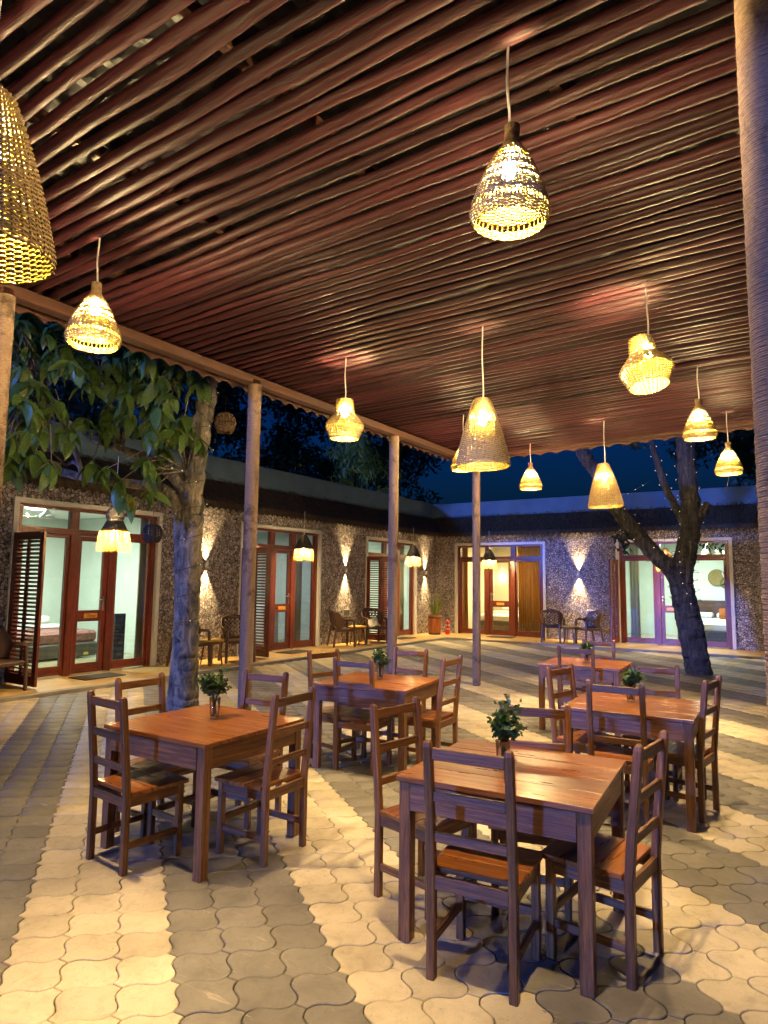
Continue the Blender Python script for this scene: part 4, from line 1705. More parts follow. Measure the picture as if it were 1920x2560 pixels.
# ------------------------------------------------------------------ vases with greenery
def make_vase(seed, spread, hgt, leanx):
    rs = random.Random(seed)
    root = empty('vase_of_greenery')
    b = MB()
    b.lathe([(0.001, 0.004), (0.024, 0.002), (0.0265, 0.004), (0.031, 0.06), (0.036, 0.135), (0.0345, 0.135), (0.029, 0.06), (0.024, 0.018), (0.001, 0.016)], 20)
    b.build('glass', 'glass_tumbler', root, True)
    st = MB()
    V, Q = [], []
    for k in range(15):
        a = rs.uniform(0, 6.283)
        top = Vector((leanx * rs.uniform(0.2, 1.2) + spread * math.cos(a) * rs.uniform(0.3, 1.0), spread * math.sin(a) * rs.uniform(0.3, 1.0), hgt * rs.uniform(0.55, 1.0)))
        bot = Vector((0.015 * math.cos(a + 2), 0.015 * math.sin(a + 2), 0.02))
        mid = Vector((top.x * 0.25, top.y * 0.25, 0.14))
        st.tube([bot, mid, (mid + top) / 2 + Vector((0, 0, 0.01)), top], [0.0022, 0.002, 0.0016, 0.0008], 5)
        for j in range(26):
            t = rs.uniform(0.25, 1.0)
            c = mid.lerp(top, t) + Vector((rs.gauss(0, 0.014), rs.gauss(0, 0.014), rs.gauss(0, 0.012)))
            # a little fan of lobed leaflets
            d0 = Vector((rs.gauss(0, 1), rs.gauss(0, 1), rs.gauss(0.3, 0.8))).normalized()
            sd = d0.cross(Vector((rs.gauss(0, 1), rs.gauss(0, 1), rs.gauss(0, 1)))).normalized()
            nn_ = d0.cross(sd)
            for q in range(5):
                an = R(-70 + 35 * q)
                d = d0 * math.cos(an) + sd * math.sin(an)
                e = sd * math.cos(an) - d0 * math.sin(an)
                L = rs.uniform(0.013, 0.023)
                w = L * 0.32
                i = len(V)
                V += [c, c + d * L * 0.55 + e * w + nn_ * 0.002, c + d * L, c + d * L * 0.55 - e * w + nn_ * 0.002]
                Q.append((i, i + 1, i + 2, i + 3))
    st.build('stems', 'stem', root)
    tag(link('foliage', mesh_np('foliage', np.array([tuple(v) for v in V]), np.array(Q), 'herb'), root), kind='stuff')
    return root


VASES = [((-3.24, 3.04), 1, 0.10, 0.33, -0.04, 0, 'glass tumbler with dark green herb sprigs on the front left table'),
         ((-1.285, 3.05), 2, 0.095, 0.33, 0.04, 0.6, 'glass tumbler with sprawling herb sprigs on the front right table'),
         ((-3.345, 5.12), 3, 0.085, 0.28, 0.0, 1.0, 'glass tumbler with compact greenery on the middle left table'),
         ((-1.20, 5.31), 4, 0.075, 0.25, -0.03, 2.0, 'glass tumbler with green sprigs on the middle right table'),
         ((-2.19, 7.63), 5, 0.08, 0.22, 0.0, 3.0, 'glass tumbler with small pale sprigs on the rearmost table')]
for (x, y), sd, sp, hg, ln, rz, lab in VASES:
    o = make_vase(sd, sp, hg, ln)
    o.location = (x, y, TH + 0.0008)
    o.rotation_euler = (0, 0, rz)
    tag(o, lab, 'vase', 'vases on the dining tables')


# ------------------------------------------------------------------ plastic armchairs, stools and other porch things
def make_armchair():
    """moulded armchair facing +Y with pierced back"""
    root = empty('plastic_armchair')
    b = MB()
    nu, nv = 28, 12
    grid = {}
    for i in range(nu + 1):
        t = i / nu * 2 - 1
        th = t * R(118)
        for j in range(nv + 1):
            v = j / nv
            at = abs(t)
            if at < 0.45:
                top = 0.87 - 0.05 * (at / 0.45) ** 2
            elif at < 0.75:
                f = (at - 0.45) / 0.30
                f = f * f * (3 - 2 * f)
                top = 0.82 + (0.64 - 0.82) * f
            else:
                top = 0.64
            bot = 0.42 if at < 0.62 else 0.42 + (0.60 - 0.42) * min(1, (at - 0.62) / 0.14)
            z = bot + (top - bot) * v
            rad = 0.245 + 0.05 * v * (1 if at < 0.7 else 0.6)
            x = rad * 1.03 * math.sin(min(abs(th), R(90))) * (1 if th > 0 else -1)
            y = -rad * math.cos(min(abs(th), R(90))) + (max(0, abs(th) - R(90))) * 0.42
            y -= 0.05 * v * max(0, math.cos(th))
            grid[i, j] = len(b.v)
            b.v.append((x, y, z))
    for i in range(nu):
        t = (i + 0.5) / nu * 2 - 1
        for j in range(nv):
            if abs(t) < 0.36 and 2 <= j <= 9 and (i + j) % 2 == 0:
                continue
            b.face((grid[i, j], grid[i + 1, j], grid[i + 1, j + 1], grid[i, j + 1]))
    o = b.build('back_and_arms', 'plastic_brown', root, True)
    o.modifiers.new('thickness', 'SOLIDIFY').thickness = 0.014
    b = MB()
    n = 10
    pts = {}
    for i in range(n + 1):
        for j in range(n + 1):
            u, v = i / n * 2 - 1, j / n * 2 - 1
            x = 0.245 * u * (1 - 0.10 * (v < 0) * v * v)
            y = 0.245 * v
            pts[i, j] = len(b.v)
            b.v.append((x, y, 0.42 - 0.018 * (1 - u * u) * (1 - v * v) - (0.03 * max(0, v - 0.8) * 5)))
    for i in range(n):
        for j in range(n):
            b.face((pts[i, j], pts[i + 1, j], pts[i + 1, j + 1], pts[i, j + 1]))
    o = b.build('seat', 'plastic_brown', root, True)
    o.modifiers.new('thickness', 'SOLIDIFY').thickness = 0.016
    b = MB()
    b.box(-0.235, 0.235, 0.215, 0.235, 0.355, 0.405, 0.006)
    b.box(-0.240, -0.222, -0.22, 0.214, 0.355, 0.408, 0.006)
    b.box(0.222, 0.240, -0.22, 0.214, 0.355, 0.408, 0.006)
    b.build('seat_skirt', 'plastic_brown', root)
    for sx in (-1, 1):
        b = MB()
        b.beam((sx * 0.275, 0.235, 0.0), (sx * 0.262, 0.215, 0.62), 0.05, 0.05, (1, 0, 0), 0.012)
        b.build('front_leg', 'plastic_brown', root)
        b = MB()
        b.beam((sx * 0.245, -0.275, 0.0), (sx * 0.215, -0.20, 0.50), 0.055, 0.045, (1, 0, 0), 0.012)
        b.build('rear_leg', 'plastic_brown', root)
    return root


arm0 = make_armchair()
# heading: 0 faces +y
ARM = [(-9.30, 4.78, -75, 'cut off by the left edge'),
       (-9.45, 8.20, -90, 'almost hidden behind the leafy tree trunk'),
       (-9.30, 9.22, -115, 'left of the smooth rope post, beside the nearest stool'),
       (-9.52, 12.88, -35, 'seen from its side between the middle doors'),
       (-9.42, 14.10, -125, 'holding a crumpled white towel'),
       (-5.90, 17.42, 8, 'turned with its back to the camera by the far door'),
       (-4.95, 17.45, 135, 'facing left, right of the far stool')]
for k, (x, y, a, lab) in enumerate(ARM):
    o = arm0 if k == 0 else copy_tree(arm0)
    o.location = (x, y, PH + 0.001)
    o.rotation_euler = (0, 0, R(a))
    tag(o, 'brown plastic armchair ' + lab, 'armchair', 'plastic armchairs on the porch')


def make_stool():
    root = empty('round_stool')
    b = MB()
    b.lathe([(0.001, 0.45), (0.20, 0.45), (0.215, 0.443), (0.217, 0.43), (0.205, 0.42), (0.001, 0.42)], 28)
    b.build('stool_top', 'stool_top', root, True)
    b = MB()
    b.lathe([(0.15, 0.419), (0.15, 0.37), (0.135, 0.37), (0.135, 0.419)], 20)
    b.build('apron_ring', 'stool_leg', root, True)
    for k in range(4):
        a = R(45 + 90 * k)
        b = MB()
        b.tube([(0.19 * math.cos(a), 0.19 * math.sin(a), 0), (0.135 * math.cos(a), 0.135 * math.sin(a), 0.419)], [0.013, 0.019], 10)
        b.build('leg', 'stool_leg', root, True)
    return root


st0 = make_stool()
for k, (x, y, lab) in enumerate(((-9.32, 8.62, 'right beside the leafy tree trunk'), (-9.50, 13.52, 'between the two armchairs at the middle of the left wall'), (-5.42, 17.40, 'between the two far armchairs'))):
    o = st0 if k == 0 else copy_tree(st0)
    o.location = (x, y, PH + 0.001)
    tag(o, 'round yellow-topped stool ' + lab, 'stool', 'yellow stools on the porch')

# towel
b = MB()
rs = random.Random(3)
nu, nv = 16, 12
for i in range(nu + 1):
    for j in range(nv + 1):
        u, v = i / nu * 2 - 1, j / nv * 2 - 1
        h = 0.10 * max(0, 1 - u * u) * max(0, 1 - v * v) + 0.018 * math.sin(7 * u + 3 * v) + 0.014 * math.sin(11 * v - 4 * u) + 0.012 * math.sin(17 * u * v + 5 * u)
        b.v.append((0.17 * u + 0.02 * math.sin(5 * v), 0.14 * v + 0.02 * math.sin(6 * u), h + (0.16 * max(0, -u) ** 1.2)))
for i in range(nu):
    for j in range(nv):
        k = i * (nv + 1) + j
        b.face((k, k + nv + 1, k + nv + 2, k + 1))
o = b.build('towel', 'towel', None, True, (-9.40, 14.08, PH + 0.44))
o.rotation_euler = (0, 0, R(-35))
o.modifiers.new('thickness', 'SOLIDIFY').thickness = 0.01
tag(o, 'crumpled white towel lying on a brown armchair', 'towel')

# barrel planter
t = empty('barrel_planter', (-9.58, 17.62, PH + 0.001))
tag(t, 'wooden barrel planter with snake plant in the courtyard corner', 'planter')
ns = 14
for k in range(ns):
    b = MB()
    a0, a1 = 2 * math.pi * (k + 0.02) / ns, 2 * math.pi * (k + 0.98) / ns
    P = [(0.175, 0.02), (0.192, 0.2), (0.197, 0.32), (0.196, 0.45), (0.190, 0.58)]
    for r_, z in P:
        for a in (a0, (a0 + a1) / 2, a1):
            rr_ = r_ * (1.0 if a == (a0 + a1) / 2 else 0.985)
            b.v.append((rr_ * math.cos(a), rr_ * math.sin(a), z))
    for r_, z in P:
        for a in (a0, a1):
            b.v.append(((r_ - 0.02) * math.cos(a), (r_ - 0.02) * math.sin(a), z))
    uo = random.uniform(0, 30)
    for i in range(len(P) - 1):
        for j in range(2):
            q = (i * 3 + j, i * 3 + j + 1, i * 3 + j + 4, i * 3 + j + 3)
            b.face(q, [(uo + b.v[x][2], uo + 0.04 * (x % 3)) for x in q])
        o_ = 15
        b.face((o_ + i * 2, i * 3, i * 3 + 3, o_ + i * 2 + 2))
        b.face((i * 3 + 2, o_ + i * 2 + 1, o_ + i * 2 + 3, i * 3 + 5))
        b.face((o_ + i * 2 + 1, o_ + i * 2, o_ + i * 2 + 2, o_ + i * 2 + 3))
    b.face((12, 13, 14, 15 + 9, 15 + 8))
    b.build('stave', 'barrel_wood', t)
for z, r_ in ((0.50, 0.199), (0.025, 0.180)):
    b = MB()
    b.lathe([(r_ - 0.004, z - 0.025), (r_, z - 0.024), (r_ + 0.002, z + 0.024), (r_ - 0.004, z + 0.025)], 28)
    b.build('hoop', 'metal_dark', t, True)
b = MB()
b.lathe([(0.001, 0.55), (0.172, 0.54)], 20)
b.build('soil', 'soil', t)
rs = random.Random(5)
for k in range(17):
    a = rs.uniform(0, 6.283)
    r_ = rs.uniform(0.01, 0.12)
    L = rs.uniform(0.38, 0.82)
    ln = rs.uniform(0.02, 0.28)
    d = Vector((math.cos(a), math.sin(a), 0))
    sd = Vector((-math.sin(a + rs.gauss(0, 0.7)), math.cos(a + rs.gauss(0, 0.7)), 0))
    b = MB()
    n = 7
    for i in range(n + 1):
        f = i / n
        c = d * (r_ + ln * f * f) + Vector((0, 0, 0.53 + L * f * (1 - 0.12 * ln * f)))
        w = 0.032 * (0.55 + 0.9 * f if f < 0.5 else 1.0) * (1 - max(0, f - 0.55) / 0.46 * 0.97)
        b.v += [tuple(c - sd * w), tuple(c + d * 0.008), tuple(c + sd * w)]
    for i in range(n):
        q = i * 3
        b.face((q, q + 1, q + 4, q + 3))
        b.face((q + 1, q + 2, q + 5, q + 4))
    o = b.build('snake_plant_leaf', 'snake_leaf', t, True)
    o.modifiers.new('thickness', 'SOLIDIFY').thickness = 0.005

# fire extinguisher
t = empty('fire_extinguisher', (-9.27, 17.86, PH + 0.001))
tag(t, 'red fire extinguisher standing right of the barrel planter', 'fire extinguisher')
b = MB()
b.lathe([(0.06, 0.0), (0.068, 0.01), (0.068, 0.33), (0.055, 0.38), (0.025, 0.405), (0.022, 0.43)], 22, cap=(True, True))
b.build('cylinder', 'extinguisher_red', t, True)
b = MB()
b.lathe([(0.0685, 0.245), (0.0692, 0.246), (0.0692, 0.295), (0.0685, 0.296)], 22)
b.build('paper_label', 'extinguisher_label', t, True)
b = MB()
b.lathe([(0.0685, 0.15), (0.071, 0.155), (0.071, 0.168), (0.0685, 0.173)], 22)
b.build('strap', 'metal', t, True)
b = MB()
b.lathe([(0.018, 0.43), (0.018, 0.46)], 12, cap=(True, True))
b.beam((0, -0.02, 0.468), (0, 0.11, 0.49), 0.022, 0.008, (1, 0, 0))
b.beam((0, -0.02, 0.445), (0, 0.09, 0.44), 0.018, 0.008, (1, 0, 0))
b.build('valve_handle', 'metal_dark', t)
b = MB()
b.tube([(0.0, -0.02, 0.45), (0.03, -0.07, 0.43), (0.05, -0.085, 0.33), (0.052, -0.075, 0.18)], 0.010, 8)
b.build('hose', 'tv_black', t, True)

# door mats and wall vents
for loc, rz, lab in (((-9.55, 6.48, PH + 0.001), 0, 'dark door mat at the nearest door'), ((-9.55, 11.20, PH + 0.001), 0, 'dark door mat at the middle left door'), ((-9.55, 15.75, PH + 0.001), 0, 'dark door mat at the last left door by the corner'), ((-7.6, 17.95, PH + 0.001), 90, 'dark door mat at the far gold-curtained door')):
    b = MB()
    b.box(-0.22, 0.22, -0.36, 0.36, 0, 0.014, 0.005)
    o = b.build('door_mat', 'mat_fibre', None, False, loc)
    o.rotation_euler = (0, 0, R(rz))
    tag(o, lab, 'door mat', 'door mats')
for fm, u, lab in ((FML, 13.66, 'small white vent grille low on the wall behind the porch stool'), (FMB, -5.12, 'small white vent grille low on the far wall above the stool')):
    t = empty('vent_grille', fm(u, 0, 0.80))
    tag(t, lab, 'vent', 'white vent grilles')
    b = MB()
    o3 = fm(u, 0, 0.8)
    for a0, a1, z0, z1 in ((-0.14, -0.12, -0.09, 0.09), (0.12, 0.14, -0.09, 0.09), (-0.12, 0.12, 0.07, 0.09), (-0.12, 0.12, -0.09, -0.07)):
        p, q = fm(u + a0, 0.0, 0) - o3, fm(u + a1, 0.03, 0) - o3
        b.box(min(p.x, q.x), max(p.x, q.x), min(p.y, q.y), max(p.y, q.y), z0, z1, 0.002)
    b.build('frame', 'white_paint', t)
    for k in range(5):
        b = MB()
        p, q = fm(u - 0.119, 0.004, 0) - o3, fm(u + 0.119, 0.024, 0) - o3
        z = -0.055 + 0.0275 * k
        b.box(min(p.x, q.x), max(p.x, q.x), min(p.y, q.y), max(p.y, q.y), z - 0.004, z + 0.004, 0.001)
        b.build('vent_slat', 'white_paint', t)


# ------------------------------------------------------------------ trees
def limb(b, pts, r0, r1, n=10, wob=0.02, sub=5, seed=0):
    rs = random.Random(seed)
    if r0 > 0.08:
        n, sub = n * 2, sub * 3
    kn = [(rs.uniform(0, 6.28), rs.uniform(0, 4.5), rs.uniform(0.08, 0.22)) for _ in range(9)]
    f1, f2, f3 = (rs.uniform(0, 6) for _ in range(3))

    def jit(a, L):
        v = 1 + 0.05 * math.sin(2 * a + 1.7 * L + f1) + 0.035 * math.sin(5 * a - 3.1 * L + f2) + 0.025 * math.sin(9 * a + 2.3 * L + f3)
        for ka, kl, kh in kn:
            da = (a - ka + math.pi) % (2 * math.pi) - math.pi
            v += kh * math.exp(-(da * da * 7 + (L - kl) ** 2 * 180))
        return v
    P = [Vector(p) for p in pts]
    out = []
    m = len(P)
    for i in range(m - 1):
        p0, p1, p2, p3 = P[max(i - 1, 0)], P[i], P[i + 1], P[min(i + 2, m - 1)]
        for k in range(sub):
            t = k / sub
            out.append(0.5 * ((2 * p1) + (-p0 + p2) * t + (2 * p0 - 5 * p1 + 4 * p2 - p3) * t * t + (-p0 + 3 * p1 - 3 * p2 + p3) * t ** 3))
    out.append(P[-1])
    N = len(out)
    rad = [(r0 + (r1 - r0) * (k / (N - 1))) * (1 + rs.uniform(-0.03, 0.03)) for k in range(N)]
    out = [p + Vector((rs.gauss(0, wob), rs.gauss(0, wob), 0)) * (0 if k in (0, N - 1) else r0) for k, p in enumerate(out)]
    b.tube(out, rad, n, jit=jit if r0 > 0.08 else None)
    return out


def leaf_mesh(L, W, droop, mat, seed):
    rs = random.Random(seed)
    b = MB()
    n = 6
    for i in range(n + 1):
        f = i / n
        w = W * (math.sin(math.pi * min(1, f ** 0.72 * 0.985 + 0.015)) ** 0.8) + 0.002
        y = L * f * (1 - 0.12 * f * droop)
        z = -droop * L * 0.35 * f * f
        b.v += [(-w, y, z + w * 0.28), (0, y, z), (w, y, z + w * 0.28)]
    for i in range(n):
        q = i * 3
        b.face((q, q + 1, q + 4, q + 3))
        b.face((q + 1, q + 2, q + 5, q + 4))
    me = b.mesh('leaf', mat, True)
    return me


t = empty('leafy_tree', (-6.5, 5.6, 0))
tag(t, 'pale-barked broad-leaved tree growing at the left beside the canopy', 'tree')
TO = Vector((-6.5, 5.6, 0))
b = MB()
limb(b, [Vector(p) - TO for p in ((-6.49, 5.62, -0.05), (-6.47, 5.58, 0.25), (-6.45, 5.56, 0.62), (-6.41, 5.53, 1.35), (-6.37, 5.48, 2.07), (-6.28, 5.42, 2.8), (-6.15, 5.39, 3.48), (-6.04, 5.37, 4.05), (-5.98, 5.35, 4.9))], 0.162, 0.095, 16, 0.05, 5, 1)
limb(b, [Vector(p) - TO for p in ((-6.60, 5.52, -0.04), (-6.57, 5.52, 0.45), (-6.52, 5.50, 1.0), (-6.50, 5.45, 1.73), (-6.48, 5.35, 2.45), (-6.58, 5.24, 2.68), (-6.9, 5.02, 2.74), (-7.31, 4.75, 2.80), (-7.7, 4.5, 2.9))], 0.085, 0.045, 12, 0.05, 5, 2)
b.build('trunk', 'bark_pale', t, True)
b = MB()
limb(b, [Vector(p) - TO for p in ((-6.33, 5.40, 2.62), (-6.45, 5.28, 2.82), (-6.62, 5.15, 2.99), (-6.88, 4.96, 3.12), (-7.28, 4.68, 3.30), (-7.6, 4.3, 3.6))], 0.085, 0.03, 10, 0.06, 5, 3)
b.build('limb', 'bark_pale', t, True)
# twigs and rosettes of big leaves; laid out on axes across (R0), up and away (F0) from the tree
crown_rs = random.Random(12)
LEAVES = [leaf_mesh(0.27, 0.052, 0.7, 'leaf', 1), leaf_mesh(0.32, 0.058, 1.1, 'leaf', 2), leaf_mesh(0.21, 0.045, 0.2, 'leaf', 3)]
LEAFY = leaf_mesh(0.20, 0.042, 0.7, 'leaf_yellow', 4)
ros = []
def wpt(a, z, d):
    v = R0 * a + F0 * d
    return Vector((v.x, v.y, z))
zones = [  # a range, z range, d range, count
    ((-4.45, -3.3), (3.3, 4.7), (6.2, 7.6), 50),
    ((-4.3, -3.35), (2.75, 3.5), (6.3, 7.3), 28),
    ((-3.4, -2.35), (3.75, 4.75), (6.6, 8.0), 46),
    ((-2.9, -2.15), (3.15, 3.85), (7.0, 7.9), 22),
    ((-3.35, -2.85), (3.3, 3.8), (6.8, 7.6), 7),
    ((-3.35, -2.6), (2.68, 3.0), (7.2, 7.7), 6),
    ((-2.5, -2.1), (3.9, 4.3), (7.0, 7.6), 5),
    ((-3.05, -2.55), (2.45, 2.62), (7.3, 7.7), 2),
    ((-4.5, -2.1), (4.5, 6.0), (6.6, 9.5), 40),
]
for (a0, a1), (z0, z1), (d0, d1), n in zones:
    for _ in range(n):
        ros.append(wpt(crown_rs.uniform(a0, a1), crown_rs.uniform(z0, z1), crown_rs.uniform(d0, d1)))
hubs = [Vector((-7.3, 4.6, 3.3)), Vector((-7.5, 4.5, 2.95)), Vector((-6.9, 4.9, 3.6)), Vector((-6.4, 5.1, 4.3)), Vector((-7.0, 4.4, 4.2)), Vector((-6.6, 5.2, 3.2)), Vector((-6.3, 5.3, 2.9)), Vector((-7.2, 4.0, 3.7)), Vector((-6.1, 5.2, 4.0))]
b = MB()
core_pts = [(-6.28, 5.40, 3.0), (-6.1, 5.37, 3.8), (-6.0, 5.36, 4.5), (-7.0, 4.9, 3.2), (-7.3, 4.6, 2.85), (-6.9, 5.0, 2.76)]
for h in hubs:
    c0 = min((Vector(c) for c in core_pts), key=lambda c: (c - h).length)
    limb(b, [c0 - TO, (c0 + h) / 2 + Vector((0, 0, 0.08)) - TO, h - TO], 0.035, 0.016, 7, 0.2, 4, 9)
for p in ros:
    h = min(hubs, key=lambda c: (c - p).length)
    m = (h + p) / 2 + Vector((crown_rs.gauss(0, 0.06), crown_rs.gauss(0, 0.06), 0.10))
    b.tube([h - TO, m - TO, p - TO], [0.012, 0.008, 0.005], 5)
b.build('twigs', 'bark_pale', t, True)
lv = []
for p in ros:
    n = crown_rs.randint(6, 9)
    ax = Vector((crown_rs.gauss(0, 0.4), crown_rs.gauss(0, 0.4), -0.2)).normalized()
    for k in range(n):
        a = 6.283 * k / n + crown_rs.uniform(-0.35, 0.35)
        pitch = crown_rs.uniform(-75, -15)
        lv.append((p + Vector((crown_rs.gauss(0, 0.015), crown_rs.gauss(0, 0.015), crown_rs.gauss(0, 0.02))), a, pitch, crown_rs.uniform(0.55, 1.2), crown_rs.gauss(0, 28)))
camp = Vector((0, 0, 1.6))
def leaf_key(l):
    d = l[0] - camp
    dep = d.dot(fw)
    vis = abs(d.dot(rr)) / dep < 0.60 and l[0].z < 4.35
    return (0 if vis else 1, d.length)
lv.sort(key=leaf_key)
for k, (p, a, pi_, s_, ro) in enumerate(lv[:300]):
    me = LEAFY if crown_rs.random() < 0.09 else LEAVES[k % 3]
    o = link('leaf', me, t, p - TO)
    o.rotation_euler = (Matrix.Rotation(a, 4, 'Z') @ Matrix.Rotation(R(pi_), 4, 'X') @ Matrix.Rotation(R(ro), 4, 'Y')).to_euler()
    o.scale = (s_, s_, s_)
base_v = [np.array([v.co[:] for v in m.vertices]) for m in LEAVES]
base_f = np.array([tuple(p.vertices) for p in LEAVES[0].polygons])
V, Q = [], []
off = 0
for k, (p, a, pi_, s_, ro) in enumerate(lv[300:]):
    mt = np.array((Matrix.Rotation(a, 3, 'Z') @ Matrix.Rotation(R(pi_), 3, 'X') @ Matrix.Rotation(R(ro), 3, 'Y')))
    V.append(base_v[k % 3] * s_ @ mt.T + np.array(tuple(p - TO)))
    Q.append(base_f + off)
    off += len(base_v[0])
tag(link('crown', mesh_np('crown', np.concatenate(V), np.concatenate(Q), 'leaf', True), t), kind='stuff')
# two long pale leaves sprouting on the trunk
for sg in (-1, 1):
    o = link('leaf', LEAFY, t, Vector((-6.44, 5.28, 2.33)) - TO)
    o.rotation_euler = (R(-8), 0, math.atan2(R0.y, R0.x) + (R(90) if sg < 0 else R(-90)))
    o.scale = (0.7, 1.0, 1.0)

# forked tree before the far wing
t = empty('forked_tree', (-1.88, 13.46, 0))
tag(t, 'dark rough-barked tree forking low in front of the far rooms', 'tree')
TO2 = Vector((-1.88, 13.46, 0))
b = MB()
limb(b, [Vector(p) - TO2 for p in ((-1.82, 13.46, -0.06), (-1.86, 13.45, 0.15), (-1.93, 13.43, 0.75), (-2.02, 13.40, 1.25), (-2.06, 13.38, 1.7), (-1.97, 13.38, 2.2), (-1.86, 13.36, 2.86), (-1.89, 13.33, 3.66), (-1.90, 13.3, 4.4), (-1.85, 13.3, 5.6))], 0.235, 0.14, 18, 0.03, 5, 4)
b.build('trunk', 'bark_dark', t, True)
for pts, r0, r1, sd in (([(-2.06, 13.36, 1.55), (-2.22, 13.3, 1.88), (-2.45, 13.2, 2.14), (-2.86, 13.1, 2.66), (-3.16, 13.0, 3.15), (-3.42, 12.9, 3.72), (-3.70, 12.8, 4.2), (-3.9, 12.7, 5.2)], 0.165, 0.105, 5),
                        ([(-1.95, 13.38, 2.65), (-2.10, 13.3, 3.05), (-2.25, 13.2, 3.40), (-2.36, 13.15, 3.85), (-2.48, 13.1, 4.35), (-2.6, 13.0, 5.0)], 0.075, 0.04, 6),
                        ([(-1.84, 13.36, 2.78), (-1.68, 13.36, 2.92), (-1.58, 13.36, 3.08)], 0.10, 0.075, 7),
                        ([(-2.78, 13.12, 2.55), (-2.95, 13.05, 2.52), (-3.02, 13.0, 2.45)], 0.09, 0.06, 8)):
    b = MB()
    limb(b, [Vector(p) - TO2 for p in pts], r0, r1, 12, 0.05, 5, sd)
    b.build('limb', 'bark_dark', t, True)


def foliage(clumps, per, size, mat, seed, origin, name='crown', long_=2.2, drop=0.3):
    rs = np.random.default_rng(seed)
    V, Q = [], []
    n = 0
    for (c, r_) in clumps:
        m = int(per * r_ ** 2)
        d = rs.normal(0, 1, (m, 3))
        d /= np.linalg.norm(d, axis=1)[:, None]
        p = np.array(c) + d * (r_ * rs.random((m, 1)) ** 0.5) * np.array((1, 1, 0.75)) - np.array(origin)
        u = rs.normal(0, 1, (m, 3))
        u[:, 2] -= drop
        u /= np.linalg.norm(u, axis=1)[:, None]
        w = np.cross(u, rs.normal(0, 1, (m, 3)))
        w /= np.linalg.norm(w, axis=1)[:, None] + 1e-6
        L = size * rs.uniform(0.6, 1.3, (m, 1))
        q = np.stack((p, p + u * L * 0.5 + w * L / long_ / 2, p + u * L, p + u * L * 0.5 - w * L / long_ / 2), 1)
        V.append(q.reshape(-1, 3))
        Q.append(np.arange(m * 4).reshape(-1, 4) + n)
        n += m * 4
    return mesh_np(name, np.concatenate(V), np.concatenate(Q), mat)


cl = [((-1.9 + random.gauss(0, 1.0), 13.3 + random.gauss(0, 0.9), 5.9 + random.gauss(0, 0.5)), 0.7) for _ in range(14)]
cl += [((-3.9, 12.7, 5.4), 0.8), ((-2.55, 13.05, 4.75), 0.38), ((-2.75, 13.0, 4.35), 0.25), ((-3.02, 13.0, 2.5), 0.16), ((-3.0, 12.95, 2.3), 0.14)]
tag(link('crown', foliage(cl, 1500, 0.13, 'leaf_dark', 3, TO2), t), kind='stuff')
# dark trees beyond the rooms
FAR = [((-15.5, 11.5), 8.0, 2.7, 'broad dark tree behind the left wing, left of the smooth post', 21),
       ((-15.0, 16.5), 8.5, 2.6, 'broad dark tree behind the left wing, between two posts', 22),
       ((-13.6, 20.6), 7.6, 2.0, 'dark tree behind the courtyard corner', 23),
       ((-0.9, 23.0), 7.0, 2.2, 'dark tree beyond the far wing at the right', 24),
       ((-14.5, 7.0), 7.6, 2.4, 'dark tree behind the left wing above the nearest room', 25)]
for (x, y), h, r_, lab, sd in FAR:
    t = empty('background_tree', (x, y, 0))
    tag(t, lab, 'tree', 'dark trees beyond the rooms')
    rs = random.Random(sd)
    b = MB()
    limb(b, [(0, 0, -0.1), (0.1, 0, h * 0.3), (-0.1, 0.1, h * 0.55), (0, 0, h * 0.8)], 0.22, 0.08, 8, 0.1, 4, sd)
    b.build('trunk', 'bark_dark', t, True)
    cl = []
    for _ in range(34):
        a, q = rs.uniform(0, 6.283), rs.random() ** 0.6
        cl.append(((x + r_ * q * math.cos(a), y + r_ * q * math.sin(a), rs.uniform(h * 0.42, h)), rs.uniform(0.55, 1.0)))
    tag(link('crown', foliage(cl, 420, 0.22, 'leaf_dark', sd, (x, y, 0)), t), kind='stuff')
# bamboo with drooping sprays above the parapet
t = empty('bamboo_clump', (-11.6, 16.2, 0))
tag(t, 'bamboo with drooping narrow leaves above the parapet beside the blotched post', 'bamboo')
rs = random.Random(31)
cl = []
for k in range(7):
    b = MB()
    a = rs.uniform(0, 6.28)
    e = Vector((0.7 + rs.gauss(0, 0.35), -0.8 + rs.gauss(0, 0.7), 5.2 + rs.gauss(0, 0.3)))
    b.tube([(0.2 * math.cos(a), 0.2 * math.sin(a), 0), (e.x * 0.2, e.y * 0.2, 3.6), (e.x * 0.6, e.y * 0.6, e.z + 0.5), tuple(e)], [0.03, 0.028, 0.018, 0.006], 6)
    b.build('cane', 'stem', t, True)
    for q in range(5):
        cl.append(((-11.6 + e.x * (0.7 + 0.12 * q) + rs.gauss(0, 0.2), 16.2 + e.y * (0.7 + 0.12 * q) + rs.gauss(0, 0.3), e.z + 0.3 - 0.16 * q + rs.gauss(0, 0.1)), 0.38))
tag(link('leaf_sprays', foliage(cl, 420, 0.24, 'leaf', 32, (-11.6, 16.2, 0), 'leaf_sprays', 7.0, 1.6), t), kind='stuff')


# ------------------------------------------------------------------ fairy lights
def fairy(name_label, origin, wires, bulbs, r_):
    t = empty('fairy_light_string', origin)
    tag(t, name_label, 'fairy lights')
    o = Vector(origin)
    b = MB()
    for w in wires:
        b.tube([Vector(p) - o for p in w], 0.004, 4)
    b.build('wire', 'wire_dark', t)
    b = MB()
    for p in bulbs:
        b.lathe([(0.001, r_), (r_ * 0.8, r_ * 0.6), (r_, 0), (r_ * 0.8, -r_ * 0.6), (0.001, -r_)], 6, tuple(Vector(p) - o))
    tag(b.build('bulbs', 'fairy_bulb', t), kind='stuff')


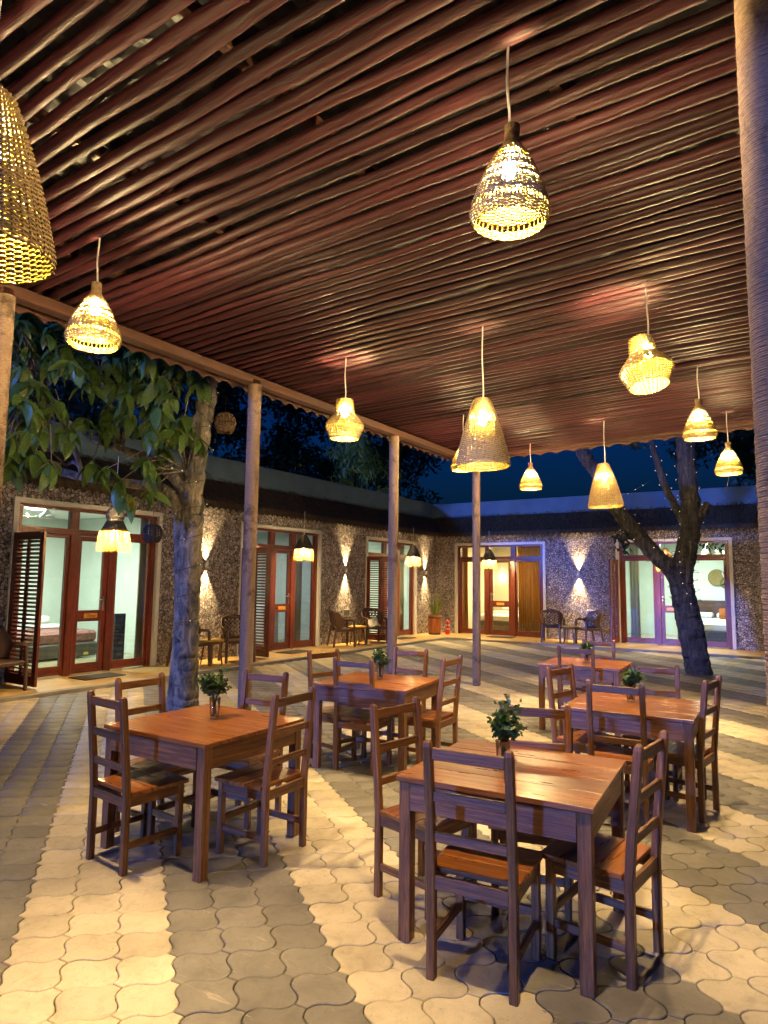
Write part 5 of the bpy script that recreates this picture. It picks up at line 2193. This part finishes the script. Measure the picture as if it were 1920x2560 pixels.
def helix(path, rad, turns, n, rs):
    path = [Vector(p) for p in path]
    pts = []
    for k in range(n):
        f = k / (n - 1) * (len(path) - 1)
        i = min(int(f), len(path) - 2)
        c = path[i].lerp(path[i + 1], f - i)
        a = turns * 2 * math.pi * k / n
        r_ = rad[i] + (rad[i + 1] - rad[i]) * (f - i)
        d = (path[i + 1] - path[i]).normalized()
        s_ = d.cross(Vector((0, 1, 0.01))).normalized()
        u_ = d.cross(s_)
        pts.append(c + (s_ * math.cos(a) + u_ * math.sin(a)) * (r_ + 0.02))
    return pts


rs = random.Random(41)
w1 = helix([(-6.45, 5.54, 1.0), (-6.39, 5.5, 1.7), (-6.33, 5.45, 2.5), (-6.2, 5.4, 3.2), (-6.05, 5.37, 3.95)], [0.21, 0.185, 0.165, 0.15, 0.13], 9, 130, rs)
fairy('string of warm fairy lights wound round the leafy tree', (-6.5, 5.6, 1.0), [w1], [p for p in w1[::6]] + [Vector((-6.45 + rs.gauss(0, 0.15), 5.2 + rs.gauss(0, 0.05), 2.95 + rs.gauss(0, 0.12))) for _ in range(9)], 0.005)
w1 = helix([(-2.0, 13.4, 1.2), (-2.05, 13.38, 1.7), (-1.97, 13.38, 2.2), (-1.86, 13.36, 2.86), (-1.89, 13.33, 3.66), (-1.9, 13.3, 4.3)], [0.25, 0.25, 0.23, 0.21, 0.19, 0.18], 13, 200, rs)
w2 = helix([(-2.22, 13.28, 1.88), (-2.86, 13.1, 2.66), (-3.16, 13.0, 3.15), (-3.42, 12.9, 3.7)], [0.2, 0.18, 0.165, 0.15], 8, 110, rs)
w3 = helix([(-2.1, 13.3, 3.05), (-2.25, 13.2, 3.4), (-2.36, 13.15, 3.85), (-2.48, 13.1, 4.3)], [0.075, 0.07, 0.06, 0.05], 5, 60, rs)
w4 = [Vector((-2.5, 13.1, 3.55)).lerp(Vector((-3.3, 12.95, 3.1)), k / 6) for k in range(7)]
fairy('strings of white fairy lights wound round the forked tree', (-1.88, 13.46, 1.2), [w1, w2, w3, w4], list(w1[::5]) + list(w2[::6]) + list(w3[::6]) + list(w4[1:5]), 0.006)
